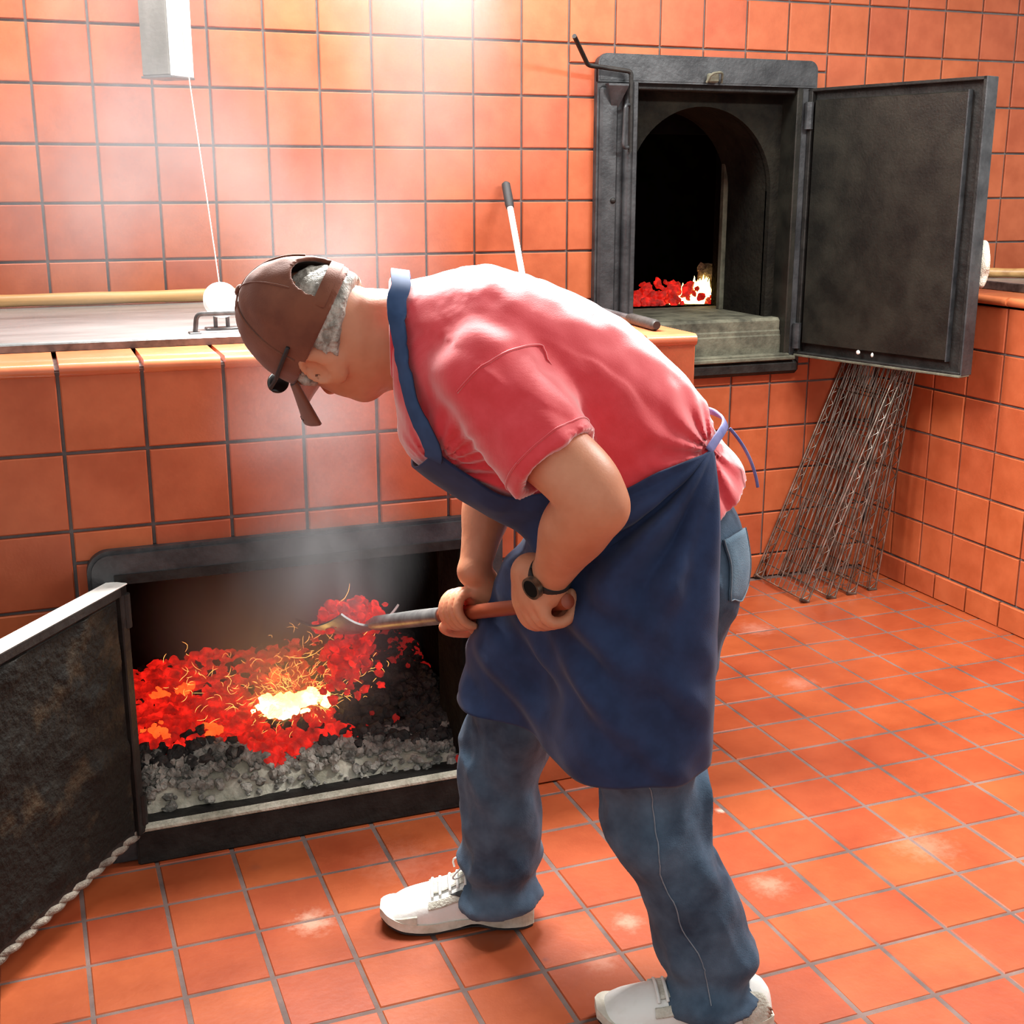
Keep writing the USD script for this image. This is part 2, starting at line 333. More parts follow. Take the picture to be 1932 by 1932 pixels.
# ---------------------------------------------------------------- back wall
OV = (10.55, 15.60, 4.80, 11.33)             # oven flange outer x0 x1 z0 z1
wb = thing('wall_back', 'back wall of square terracotta tiles with grey grout', 'wall', (8, 0, 0), kind='structure')
oh = (11.30, 15.30, 5.10, 10.95)
part(wb, 'grout_bed', cat(box(-12, oh[0], 0, .3, 0, 15), box(oh[1], 27, 0, .3, 0, 15), box(oh[0], oh[1], 0, .3, 0, oh[2]), box(oh[0], oh[1], 0, .3, oh[3], 15)), 'grout', False)
rows = [.5489 + k for k in range(0, 15)]
rects = []
for i in range(-10, 26):
    for a, b in zip(rows[:-1], rows[1:]):
        if i + 1 <= PX1 and b < 6.6: continue
        if i >= XR and b < 6.6: continue
        x0, x1 = i, i + 1
        rects.append((x0, min(x1, XR) if b < 6.6 else x1, a, b))
hole = (OV[0] + .15, OV[1] - .15, OV[2] + .15, OV[3] - .15)
def seen_wall(q): return -2 < q[0] < 22 and q[3] < 13.6
lay(wb, rects, (0, 0, 0), X, Z, -Y, 'wall_tile', hole=hole, keep=seen_wall)
for i in range(8, 18):                       # cove base tiles
    part(wb, 'base_tile', tile((0, -.05, 0), X, Z, -Y, i + .12, min(i + 1.12, XR), .0, .56), 'wall_tile', False)

# ---------------------------------------------------------------- left barbecue pit
pit = thing('barbecue_pit', 'long tiled barbecue pit with a glazed tile ledge, behind the stooping man', 'barbecue pit', (3, -4, 0))
FBX0, FBX1, FBZ1 = -.02, 5.60, 4.32
fo = (.40, 5.25, .30, 4.0)                   # firebox opening in the pit front
part(pit, 'grout_bed', cat(box(-12, fo[0], -PD, -PD + .3, 0, PZ), box(fo[1], PX1, -PD, -PD + .3, 0, PZ), box(fo[0], fo[1], -PD, -PD + .3, 0, fo[2]), box(fo[0], fo[1], -PD, -PD + .3, fo[3], PZ),
     box(PX1 - .3, PX1 - .03, -PD + .3, -.06, 0, PZ), box(-12, PX1 - .03, -PD + .03, -.06, PZ - .1, PZ + .02)), 'grout', False)
rows = [.6466 + k for k in range(0, 7)]
rects = [(-.155 + i, min(-.155 + i + 1, PX1), a, b) for i in range(-11, 9) for a, b in zip(rows[:-1], rows[1:])]
lay(pit, rects, (0, -PD, 0), X, Z, -Y, 'wall_tile', hole=(FBX0 + .1, FBX1 - .1, -.1, FBZ1 - .1), keep=lambda q: q[0] > -3.2)
for i in range(-3, 9):
    x0 = -.155 + i
    if FBX0 < x0 + .5 < FBX1: continue
    for q in clip_rects((x0, min(x0 + 1, PX1), 0, .6466), (FBX0 + .1, FBX1 - .1, -.1, 4)): part(pit, 'base_tile', tile((0, -PD - .04, 0), X, Z, -Y, *q), 'wall_tile', False)
rects = [(-PD + .1 + k, -PD + 1.1 + k, a, b) for k in range(8) for a, b in zip(rows[:-1], rows[1:])]
lay(pit, [(a, min(b, -.06), c, d) for a, b, c, d in rects], (PX1 - .05, 0, 0), Y, Z, X, 'wall_tile')
def cap_tile(x0, x1, yf, yb, zt):            # bullnose ledge tile: rounded nose along the front edge
    prof = [(yb, zt - .08)] + [(yf + .09 - .09 * math.sin(a), zt - .09 + .09 * math.cos(a)) for a in np.linspace(0, math.pi, 9)] + [(yb, zt - .18)]
    prof[0] = (yb, zt)
    prof = np.array(prof); n = len(prof); g = .03
    v = np.vstack([np.c_[np.full(n, x0 + g), prof], np.c_[np.full(n, x1 - g), prof]]); f = []
    for k in range(n):
        k2 = (k + 1) % n; f += [(k, k2, n + k2), (k, n + k2, n + k)]
    for k in range(1, n - 1): f += [(0, k + 1, k), (n, n + k, n + k + 1)]
    m = trimesh.Trimesh(v, f, process=False)
    if m.volume < 0: m.invert()
    return m
for i in range(-9, 9):
    x0 = -.155 + i; part(pit, 'cap_tile', cap_tile(x0, min(x0 + 1, PX1 + .02), -PD - .09, -PD + 1.28, PZ + .11), 'cap_tile', 25)
for k in range(1, 8):
    for x0, x1 in ((PX1 - 1.0, PX1),):
        part(pit, 'cap_tile', tile((0, 0, PZ + .06), X, Y, Z, x0, x1, -PD + .3 + k - .02, min(-PD + 1.3 + k - .02, -.07)), 'cap_tile', False)

# ---------------------------------------------------------------- right barbecue pit
pr = thing('barbecue_pit', 'low tiled barbecue pit along the right edge, beyond the open oven door', 'barbecue pit', (XR + 2, -5, 0))
part(pr, 'grout_bed', cat(box(XR, XR + .3, -12, -.06, 0, 6.55), box(XR, XR + 6, -12, -.06, 6.45, 6.56)), 'grout', False)
rows = [.574 + k for k in range(0, 6)] + [6.50]
rects = []
for k in range(-2, 10):
    y1, y0 = -2.1809 - k, -3.1809 - k
    for a, b in zip(rows[:-1], rows[1:]): rects.append((y0, min(y1, -.06), a, b))
rects = [r for r in rects if r[1] - r[0] > .1]
lay(pr, rects, (XR, 0, 0), Y, Z, -X, 'wall_tile')
for k in range(-2, 10):
    y1, y0 = -1.80 - k, -2.80 - k
    if min(y1, 0) - y0 > .1: part(pr, 'base_tile', tile((XR - .05, 0, 0), Y, Z, -X, y0, min(y1, -.06), 0, .574), 'wall_tile', False)
for k in range(0, 11):
    y1, y0 = -.18 - k, -1.18 - k
    m = cap_tile(-y1, -y0, XR - .12, XR + 1.1, 6.70)
    m.vertices = m.vertices[:, [1, 0, 2]] * [1, -1, 1]
    if m.volume < 0: m.invert()
    part(pr, 'cap_tile', m, 'cap_tile', 25)

# ---------------------------------------------------------------- lids, handles, poles on the pits
lid = thing('pit_lid', 'flat galvanised steel lid lying on the left pit behind the man\'s head', 'lid', (3, -4, 6.8))
part(lid, 'sheet', box(-9, 7.3, -6.62, -1.42, 6.83, 6.90, .02), 'lid_steel')
part(lid, 'rim', box(-9, 7.3, -6.66, -6.58, 6.76, 6.88, .015), 'dark_steel')
hb = [(1.70, -6.35, 6.85), (1.74, -6.35, 7.16), (2.75, -6.35, 7.16), (2.75, -6.35, 6.85)]
part(lid, 'handle', tube(bent(hb, .08), .033, 8), 'dark_steel')
part(lid, 'foot', cat(box(1.62, 1.78, -6.45, -6.25, 6.86, 6.92, .01), box(2.67, 2.83, -6.45, -6.25, 6.86, 6.92, .01)), 'dark_steel')
disc = thing('round_weight', 'round white disc standing on the steel lid at the foot of a thin cord', 'weight', (2.13, -6.0, 7.3))
c = trimesh.creation.cylinder(radius=.245, height=.10, sections=48); cm = trimesh.creation.cylinder(radius=.215, height=.15, sections=48)
d = cat(hull(np.vstack([c.vertices, cm.vertices])))
ddir = np.array([-.12, -.95, .29]); ddir /= np.linalg.norm(ddir); dx = np.cross(Z, ddir); dx /= np.linalg.norm(dx); dy = np.cross(ddir, dx)
part(disc, 'disc', frame_xf(d, (2.13, -6.0, 7.31), dx, dy, ddir), 'white_plastic')
part(disc, 'bracket', cat(box(2.02, 2.07, -5.98, -5.9, 6.9, 7.2, .01), box(2.19, 2.24, -5.98, -5.9, 6.9, 7.2, .01), box(1.9, 2.36, -6.08, -5.84, 6.895, 6.93, .01)), 'dark_steel')
single('cord', 'thin pale cord running up from the white disc past the hanging post', 'cord', tube(smooth_path([(2.12, -6.0, 7.54), (2.105, -5.0, 9.25), (2.09, -4.0, 11.0), (2.08, -3.2, 12.6), (2.07, -2.8, 13.4)], 14), .009, 6), 'cord')
cw = thing('hanging_post', 'square hanging post, one side white and the other coloured grey as shade, high on the tiled wall', 'post', (2.2, -.75, 10.7))
ca, sa = math.cos(math.radians(46)), math.sin(math.radians(46))
o = np.array([2.21, -1.15, 0]); e1 = np.array([ca, sa, 0]); e2 = np.array([-sa, ca, 0])
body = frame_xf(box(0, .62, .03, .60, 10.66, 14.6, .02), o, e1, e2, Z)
part(cw, 'white_side', frame_xf(box(.02, .62, -.01, .03, 10.65, 14.6, .008), o, e1, e2, Z), 'white_wood', label='white painted side')
part(cw, 'grey_side', body, 'shaded_wood', label='shaded side, its shade put in as grey')  # grey here is the shade on this face, painted in
part(cw, 'end_plate', frame_xf(box(-.01, .63, -.02, .62, 10.62, 10.66, .008), o, e1, e2, Z), 'dark_steel')
def pole_ring(p0, p1, r, n=24, wob=.006, seed=0):
    t = np.linspace(0, 1, n)[:, None]; p = np.array(p0) * (1 - t) + np.array(p1) * t
    rr = r * (1 + .06 * np.sin(np.arange(n) * 1.7 + seed)); return tube(p, rr, 12)
single('wooden_pole', 'long round wooden pole lying along the back of the left pit lid', 'pole', pole_ring((-8, -1.62, 7.02), (4.4, -1.62, 7.02), .105), 'bamboo')
lid2 = thing('pit_lid', 'grey steel lid on the right-hand pit at the picture\'s right edge', 'lid', (20, -4, 6.75))
part(lid2, 'sheet', box(XR + 1.0, XR + 6, -11, -.9, 6.74, 6.86, .02), 'lid_steel')
part(lid2, 'rim', box(XR + .96, XR + 1.02, -11.02, -.88, 6.70, 6.88, .015), 'dark_steel')
single('wooden_pole', 'wooden pole lying on the right-hand pit lid beside the open oven door', 'pole', pole_ring((18.95, -.95, 6.97), (22.5, -3.4, 6.97), .10), 'bamboo')
th = thing('tool_handle', 'white tool shaft with a black grip leaning on the back wall behind the man', 'tool', (8.5, -1.6, 6.78))
a, b = np.array([8.615, -.16, 8.90]), np.array([8.42, -1.75, 6.86])
a2 = a + (b - a) * .22
part(th, 'shaft', tube([a2, b], .062, 12), 'white_plastic', label='white shaft')
part(th, 'grip', tube([a, a + (b - a) * .015, a + (b - a) * .19, a + (b - a) * .23], [.05, .085, .09, .078], 14), 'black_rubber', label='black rubber grip')
pk = thing('poker', 'blackened iron poker lying on the ledge at the right end of the left pit', 'poker', (8.4, -6.5, 6.8))
part(pk, 'rod', tube([(8.43, -5.0, 6.86), (8.33, -6.55, 6.86)], .055, 10), 'iron')
part(pk, 'grip', tube([(8.345, -6.3, 6.86), (8.335, -6.45, 6.86), (8.26, -7.36, 6.86), (8.255, -7.42, 6.86)], [.06, .085, .085, .06], 12), 'black_iron', label='charred black grip end')

# ---------------------------------------------------------------- firebox in the left pit
from shapely.geometry import Polygon, box as sbox
from shapely import affinity
fb = thing('firebox', 'low cast-iron firebox at the foot of the left pit, its door swung open', 'firebox', (2.8, -PD, 0))
def flange(x0, x1, z0, z1, hx0, hx1, hz0, hz1, y0, y1, rad, names=None):
    outer = sbox(x0 + rad, z0 + rad, x1 - rad, z1 - rad).buffer(rad, 8) if rad else sbox(x0, z0, x1, z1)
    if rad and z0 == 0: outer = outer.union(sbox(x0, z0, x1, z0 + rad * 2))
    return outer.difference(sbox(hx0, hz0, hx1, hz1))
def ext_y(poly, y0, y1):                     # polygon in (x,z), extruded from y1 back to y0
    m = ext(poly, y1 - y0); v = m.vertices.copy(); m.vertices = np.c_[v[:, 0], y0 + v[:, 2], v[:, 1]]
    if m.volume < 0: m.invert()
    return m
pl = flange(FBX0, FBX1, 0, 4.38, .38, 5.27, .50, 4.02, 0, 0, .28)
part(fb, 'frame', cat(ext_y(pl, -PD - .17, -PD + .02), ext_y(pl.buffer(-.05), -PD - .22, -PD - .1)), 'iron', 20)
part(fb, 'rim', ext_y(sbox(.30, .45, 5.30, 4.07).difference(sbox(.42, .53, 5.22, 3.94)), -PD - .24, -PD + .25), 'black_iron', 20, label='sooty inner rim')
part(fb, 'sill', box(.30, 5.35, -PD - .34, -PD - .02, .0, .50, .03), 'black_iron', label='black sill bar')
part(fb, 'sill_lip', box(.38, 5.30, -PD - .36, -PD - .20, .49, .56, .02), 'pale_ash', label='pale ash-coated lip of the sill')
part(fb, 'sill_step', box(.42, 5.22, -PD - .12, -PD + .22, .42, .50, .03), 'ashy_iron')
x0, x1, ya, yb = .42, 5.24, -PD, -4.15
part(fb, 'lining', cat(box(x0 - .3, x0, ya + .2, yb, .1, 4.3), box(x1, x1 + .3, ya + .2, yb, .1, 4.3), box(x0 - .3, x1 + .3, yb, yb + .3, .1, 4.3), box(x0 - .3, x1 + .3, ya + .2, yb + .3, 4.0, 4.3), box(x0 - .3, x1 + .3, ya + .02, yb + .3, -.02, .3)), 'soot', False)
# side brick jamb at the right, pitted
jm = box(5.02, 5.26, -PD + .05, -6.7, .4, 3.95, .03).subdivide().subdivide().subdivide()
jm.vertices += (meshkit.noise(jm.vertices * 6, 3)[:, None] - .5) * .10
part(fb, 'jamb', jm, 'soot_brick', label='pitted brick side of the opening')
# door
hd = np.array([-.587, -.81, 0]); hn = np.array([.81, -.587, 0])      # along the door, inner-face normal
ho = np.array([.44, -PD - .33, 0]); W = 4.95
fdoor = part(fb, 'door', cat(frame_xf(box(0, W, -.24, -.06, .50, 3.93, .015), ho, hd, hn, Z), frame_xf(box(0, W, -.26, .0, 3.84, 3.97, .015), ho, hd, hn, Z),
             frame_xf(box(0, .16, -.26, .0, .50, 3.97, .015), ho, hd, hn, Z), frame_xf(box(W - .16, W, -.26, .0, .50, 3.97, .015), ho, hd, hn, Z)), 'black_iron', label='open iron door, sooty black')
pn = box(.2, W - .2, -.10, -.045, .62, 3.80, .01)
pn = trimesh.Trimesh(*trimesh.remesh.subdivide_to_size(pn.vertices, pn.faces, .09), process=False)
nn = meshkit.fbm(pn.vertices * 2.2, 4, 5)
pn.vertices[:, 1] += (np.clip(nn - .52, 0, 1) * .22) * (pn.vertices[:, 1] > -.07)
part(fdoor, 'inner_plate', frame_xf(pn, ho, hd, hn, Z), 'rusty_plate', 60, label='rust-flaked inner plate')
part(fdoor, 'top_edge', frame_xf(box(-.01, W + .01, -.27, .005, 3.965, 3.985, .006), ho, hd, hn, Z), 'bright_edge', label='top edge coloured near-white for the overhead light on it')  # near-white strip stands in for overhead light on the door top
rp = []
for k in range(3):                            # braided rope gasket along the bottom edge
    t = np.linspace(0, W, 190); ph = t * 7.5 + k * math.pi * 2 / 3
    P = np.c_[t, -.12 + .04 * np.cos(ph), .50 + .04 * np.sin(ph)]
    rp.append(frame_xf(tube(P, .060, 7), ho, hd, hn, Z))
part(fdoor, 'gasket', cat(*rp), 'rope', 60, label='frayed braided gasket along the bottom edge')
part(fb, 'hinge', tube([(.40, -PD - .33, .62), (.40, -PD - .33, 1.05)], .07, 12), 'black_iron')
part(fb, 'hinge', tube([(.40, -PD - .33, 3.4), (.40, -PD - .33, 3.85)], .07, 12), 'black_iron')

# ember bed, coals and ash
def bed(x, y):
    z = PchipInterpolator([-8.0, -7.8, -7.55, -7.0, -6.0, -4.2], [.46, .52, .84, 1.12, 1.26, 1.36])(y)
    right = np.clip((x - 3.2) / 1.2, 0, 1)
    z = z - right * .28 * np.clip((-5.9 - y) / .8, 0, 1) * np.clip((y + 7.9) / .6, 0, 1)
    return z + .16 * (meshkit.noise(np.c_[x * 1.6, y * 1.6, 0 * x], 8) - .5)
gx, gy = np.meshgrid(np.linspace(.42, 5.23, 90), np.linspace(-PD - .02, -4.2, 80), indexing='ij')
gz = bed(gx.ravel(), gy.ravel()) + .05 * (meshkit.noise(np.c_[gx.ravel() * 7, gy.ravel() * 7, 0 * gx.ravel()], 2) - .5)
V = np.c_[gx.ravel(), gy.ravel(), gz - .06]; i, j = np.meshgrid(np.arange(89), np.arange(79), indexing='ij'); k = (i * 80 + j).ravel()
Fc = np.vstack([np.c_[k, k + 80, k + 81], np.c_[k, k + 81, k + 1]])
cy = V[Fc].mean(1)
front = cy[:, 1] < -7.15 - .25 * meshkit.noise(cy * 2.3, 4)
single('ash_bed', 'pale grey ash spread along the front of the firebox floor', 'ash', trimesh.Trimesh(V, Fc[front], process=False), 'pale_ash', 60, kind='stuff')
single('charcoal_bed', 'black charcoal bed under the glowing coals of the firebox', 'charcoal', trimesh.Trimesh(V, Fc[~front], process=False), 'coal', 60, kind='stuff')
rng = np.random.default_rng(11)
def scatter(n, fn):
    out = []
    while len(out) < n:
        x, y = rng.uniform(.5, 5.15), rng.uniform(-7.75, -4.3)
        p = fn(x, y)
        if rng.random() < p: out.append((x, y, float(bed(np.array([x]), np.array([y]))[0]) + rng.uniform(-.03, .05)))
    return np.array(out)
edge = lambda x: -7.05 - .42 * math.exp(-((x - 2.6) / .75) ** 2) + .12 * math.sin(x * 5)
glowp = lambda x, y: (1.0 if (y > edge(x) and x < 3.45 + .25 * math.sin(y * 4)) else 0.0)
single('glowing_coals', 'bed of red-hot coals covering the left and middle of the firebox', 'glowing coals', lumps(rng, scatter(1500, glowp), .045, .115), 'ember_red', False, kind='stuff')
dimp = lambda x, y: 0 if x < 3.3 else (.9 if y > -5.7 and abs(y + 5.0 + .25 * (x - 4)) < .4 else .05 if y > -7.1 else .03)
single('scattered_embers', 'scattered small red embers among the dark coals at right in the firebox', 'embers', lumps(rng, scatter(190, dimp) + [0, 0, .03], .035, .085), 'ember_dim', False, kind='stuff')
darkp = lambda x, y: (1.0 if x > 3.3 and y > -7.2 else (.55 if -7.35 < y < edge(x) + .05 else (.06 if x < 3.4 and y > edge(x) else 0)))
single('dead_coals', 'black unlit charcoal lumps in the right half of the firebox', 'charcoal', lumps(rng, scatter(1100, darkp), .05, .12), 'coal', False, kind='stuff')
greyp = lambda x, y: (1.0 if y > -7.45 else .25) if (y < edge(x) + .05 and y > -7.74) else 0.0
single('ash_lumps', 'crumbled grey ash lumps along the front of the firebox', 'ash lumps', lumps(rng, scatter(900, greyp) - [0, 0, .02], .025, .085), 'grey_coal', False, kind='stuff')
hp = np.c_[rng.normal(2.62, .15, 110), rng.normal(-6.55, .13, 110)]; hp2 = np.c_[rng.normal(3.0, .15, 60), rng.normal(-6.5, .10, 60)]
hp = np.vstack([hp, hp2]); hz = bed(hp[:, 0], hp[:, 1]) + .06 + rng.uniform(0, .16, len(hp))
single('white_hot_coals', 'white-hot flaring coals in the middle of the firebox', 'glowing coals', lumps(rng, np.c_[hp, hz], .04, .10), 'ember_hot', False, kind='stuff')
oc = np.vstack([np.c_[rng.normal(x, .07, 14), rng.normal(y, .08, 14)] for x, y in ((.95, -5.6), (1.3, -5.5), (.75, -6.85), (2.7, -5.7), (1.5, -6.9))])
single('orange_coals', 'small patches of orange coals among the red ones at left in the firebox', 'glowing coals', lumps(rng, np.c_[oc, bed(oc[:, 0], oc[:, 1]) + .07 + rng.uniform(0, .08, len(oc))], .035, .075), 'ember_orange', False, kind='stuff')
sp = []
def sparkle(c, d, L, curl, r):
    t = np.linspace(0, 1, 5)[:, None]; side = np.cross(d, [0, 1, 0]) + .001
    p = np.array(c) + d * L * t + side * curl * L * np.sin(t * math.pi) + np.array([0, 0, -1]) * .12 * L * t * t
    sp.append(tube(p, [r * .4, r, r, r, r * .3], 4))
for k in range(380):
    a = rng.uniform(0, 2 * math.pi); rr = abs(rng.normal(0, 1)) * .2 + .20
    c = np.array([2.80 + 1.35 * rr * math.cos(a), -6.75 + rng.normal(0, .18), 1.50 + rr * .95 * math.sin(a)])
    if c[2] < 1.0: continue
    d = np.array([math.cos(a + rng.normal(0, .6)), rng.normal(0, .2), math.sin(a + rng.normal(0, .6))])
    sparkle(c, d, rng.uniform(.05, .13), rng.normal(0, .15), .0019)
for k in range(120):
    c = np.array([rng.uniform(.9, 4.2), rng.uniform(-7.2, -5.8), 0]); c[2] = 1.45 + abs(rng.normal(0, .38)) + .25 * math.exp(-((c[0] - 3) / .7) ** 2)
    d = rng.normal(0, 1, 3) * [1, .4, .8]; d /= np.linalg.norm(d)
    sparkle(c, d, rng.uniform(.07, .22), rng.normal(0, .25), .0022)
for c0, c1 in (((3.3, -6.9, 2.9), (3.62, -6.9, 3.3)), ((3.05, -6.9, 2.45), (3.25, -6.9, 2.75)), ((3.5, -6.9, 2.35), (3.95, -6.9, 2.65)), ((2.6, -6.9, 2.25), (3.2, -6.9, 2.38)), ((3.55, -6.9, 2.2), (4.0, -6.9, 2.52))):
    c0, c1 = np.array(c0), np.array(c1); L = np.linalg.norm(c1 - c0); sparkle(c0, (c1 - c0) / L, L, -.2, .003)
single('sparks', 'flying orange sparks above the stirred coals of the firebox', 'sparks', cat(*sp), 'spark', False, kind='stuff')

# ---------------------------------------------------------------- wall oven with open door
ov = thing('oven', 'tall cast-iron wall oven with an arched mouth and its door wide open', 'oven', (13, 0, OV[2]))
pl = flange(OV[0], OV[1], OV[2], 11.35, 11.36, 15.26, 5.15, 10.88, 0, 0, .18)
topb = sbox(OV[0], 10.84, OV[1] + .05, 11.38).intersection(sbox(OV[0] + .2, 10.6, OV[1] - .15, 11.18).buffer(.2, 8))
part(ov, 'frame', cat(ext_y(pl, -.20, .02), box(OV[0] + .05, 11.0, -.28, -.15, 5.2, 10.75, .05), ext_y(topb.buffer(-.04), -.25, -.1)), 'iron', 25)
part(ov, 'top_bar', ext_y(topb, -.24, -.15), 'iron', 25)
part(ov, 'post', cat(tube([(11.22, -.26, 5.2), (11.22, -.26, 10.8)], .10, 12), box(11.28, 11.40, -.34, .3, 5.15, 10.86, .02)), 'iron', 35)
gs = hull([(10.68, -.28, 10.80), (11.12, -.28, 10.80), (10.68, -.46, 10.80), (11.12, -.46, 10.80), (10.68, -.46, 10.76), (11.12, -.46, 10.76), (10.84, -.26, 10.35), (10.98, -.26, 10.35)])
part(ov, 'gusset', gs, 'iron', 20)
part(ov, 'bolt', icos(2, (10.90, -.29, 8.55), (.06, .05, .06)), 'black_iron')
part(ov, 'latch_keeper', cat(box(12.98, 13.22, -.36, -.22, 10.88, 11.06, .03), tube(bent([(12.95, -.3, 10.88), (13.0, -.42, 11.05), (13.25, -.42, 11.08), (13.3, -.3, 10.88)], .08), .025, 8)), 'ashy_iron', label='small worn latch keeper')
# recess jambs, arch plate, tunnel, chamber
part(ov, 'jamb', cat(box(15.20, 15.34, -.22, .6, 5.15, 10.9, .02)), 'door_plate', label='right jamb')
part(ov, 'header', box(11.3, 15.3, -.1, .6, 10.72, 10.95, .02), 'black_iron')
AX, AR, AZ = 13.27, 1.73, 8.72
arch = Polygon([(AX - AR, 5.9), (AX + AR, 5.9)] + [(AX + AR * math.cos(a), AZ + AR * math.sin(a)) for a in np.linspace(0, math.pi, 33)])
part(ov, 'arch_plate', ext_y(sbox(11.3, 5.9, 15.3, 10.95).difference(arch), .35, .55), 'soot_brick', False, label='arched inner mouth plate')
ring = arch.buffer(.02).difference(arch.buffer(-.06)).intersection(sbox(10, 6.2, 17, 12))
def shell(poly, y0, y1, th=.25): return ext_y(poly.buffer(th, join_style=2).difference(poly), y0, y1)
t1 = arch.intersection(sbox(0, 5.98, 30, 30))
part(ov, 'tunnel', shell(t1, .5, 2.3), 'soot_brick', False, label='sooty arched tunnel')
t2 = sbox(AX - 1.9, 6.0, AX + AR - .10, 10.2)
part(ov, 'pilaster', box(AX + AR - .11, AX + AR + .02, 2.15, 2.3, 6.0, 9.4, .01), 'ashy_iron', label='vertical iron strip')
part(ov, 'chamber', cat(ext_y(sbox(10, 5.7, 19, 11.5).difference(sbox(AX - 1.95, 6.0, 15.33, 10.0)), 3.0, 3.3), ext_y(sbox(9.5, 5.5, 20, 11.5).difference(sbox(10.6, 6.0, 19, 11.0)), 3.0, 8), box(9.5, 20, 8, 8.3, 5.5, 11.5), ext_y(sbox(10.6, 5.4, 16.4, 11.5).difference(sbox(AX - 1.95, 5.98, 15.36, 10.6)), 2.3, 3.0)), 'soot', False)
part(ov, 'hearth', box(11.32, 15.32, .02, 3.2, 5.3, 6.0, .06), 'ashy_iron', 30, label='grey ash-dusted hearth floor')
part(ov, 'hearth_step', cat(box(11.34, 15.25, -.04, .2, 5.15, 5.66, .05), box(11.34, 15.25, -.01, .2, 5.6, 5.74, .03)), 'ashy_iron', 30)
part(ov, 'sill', cat(box(11.34, 15.42, -.36, .1, 5.10, 5.19, .02), box(11.36, 15.3, -.30, -.1, 5.17, 5.24, .02)), 'ashy_iron', label='pale scraped sill')
part(ov, 'apron_plate', box(10.6, 15.58, -.30, -.1, 4.78, 5.10, .08), 'black_iron', label='black plate under the sill')
# door
hd = np.array([.285, -.9585, 0]); hn = np.array([-.9585, -.285, 0]); ho = np.array([15.47, -.22, 0]); W = 4.18; z0, z1 = 5.20, 10.83
xf = lambda m: frame_xf(m, ho, hd, hn, Z)
od = part(ov, 'door', cat(xf(box(0, W, -.36, -.14, z0, z1, .02)), xf(box(0, W, -.2, 0, z1 - .07, z1, .015)), xf(box(0, W, -.2, .03, z0, z0 + .07, .015)), xf(box(0, .10, -.2, 0, z0, z1, .015)), xf(box(W - .07, W, -.36, 0, z0, z1, .015))), 'black_iron', label='open oven door')
part(od, 'edge', xf(box(W - .01, W + .025, -.36, .0, z0, z1, .01)), 'iron', label='grey outer edge of the door')
part(od, 'insulated_panel', xf(box(.16, W - .36, -.16, -.02, z0 + .26, z1 - .24, .02)), 'door_plate', label='raised inner panel')
part(od, 'panel_edge', xf(box(W - .375, W - .345, -.14, -.005, z0 + .24, z1 - .22, .006)), 'iron')  # paler strip painted in for light catching this edge of the panel
part(od, 'bottom_lip', xf(box(.02, W + .02, -.30, .06, z0 - .03, z0 + .02, .01)), 'ashy_iron', label='worn pale bottom lip')
part(od, 'rivet', xf(icos(1, (1.72, .0, z0 + .22), (.05, .03, .05))), 'bright_edge'); part(od, 'rivet', xf(icos(1, (2.08, .0, z0 + .20), (.03, .03, .05))), 'bright_edge')
part(od, 'hinge', tube([(15.45, -.30, 5.35), (15.45, -.30, 5.9)], .09, 12), 'iron'); part(od, 'hinge', tube([(15.45, -.30, 10.0), (15.45, -.30, 10.55)], .09, 12), 'iron')
part(ov, 'handle', tube(bent([(11.24, -.36, 10.40), (11.02, -.52, 10.40), (10.99, -.52, 9.57), (11.24, -.36, 9.60)], .1), .035, 8), 'iron', 40, label='bar handle on the left post')
single('hooked_rod', 'bent iron rod hooked over the top left corner of the wall oven', 'iron rod', tube(bent([(9.62, -1.15, 11.56), (10.24, -.42, 11.12), (11.18, -.42, 11.03), (11.20, -.42, 9.5)], .08), .045, 10), 'black_iron', 40)
# fire in the oven
rng = np.random.default_rng(5)
pts = []
for k in range(420):
    x, y = rng.uniform(12.2, 16.3), rng.uniform(3.4, 5.2)
    hgt = .10 + .42 * max(0, math.sin(x * 3.1) * .5 + .4)
    pts.append((x, y, 6.02 + rng.uniform(0, hgt)))
single('oven_coals', 'red glowing coals heaped at the back of the wall oven', 'glowing coals', lumps(rng, np.array(pts), .05, .13), 'ember_red', False, kind='stuff')
t = np.linspace(0, 1, 9)[:, None]
lg = tube(np.array([15.55, 4.0, 6.05]) * (1 - t) + np.array([15.70, 4.25, 6.85]) * t, .22 * (1 + .0 * t[:, 0]), 14)
lg = trimesh.Trimesh(*trimesh.remesh.subdivide_to_size(lg.vertices, lg.faces, .08), process=False)
lg.vertices += (meshkit.noise(lg.vertices * 9, 2)[:, None] - .5) * .16
single('burning_log', 'grey charred log end standing in the flames inside the wall oven', 'log', lg, 'char_log', 60)
fm = []
for k in range(46):
    x, y = rng.normal(15.22, .27), rng.normal(3.75, .15); h = rng.uniform(.15, .62) * math.exp(-((x - 15.25) / .4) ** 2) + .12
    p = np.array([x, y, 5.98]); q = p + [rng.normal(0, .06), 0, h]
    fm.append(tube(smooth_path([p, (p + q) / 2 + [rng.normal(0, .03), 0, 0], q], 7), np.array([.08, .11, .10, .08, .055, .03, .006]), 8))
single('flames', 'bright yellow flames around the log inside the wall oven', 'flames', cat(*fm), 'flame', 60, kind='stuff')

# towel behind the door
tw = trimesh.creation.icosphere(4, 1.0); tw.vertices *= [.14, .16, .46]
tw.vertices += (meshkit.noise(tw.vertices * 5 + 9, 1)[:, None] - .5) * .12
tw.vertices += np.array(ho) + hd * (W - .05) + hn * -.50 + np.array([0, 0, 7.35])
single('rag', 'cream rag hanging on the outside of the open oven door', 'rag', tw, 'towel_cotton', 60)

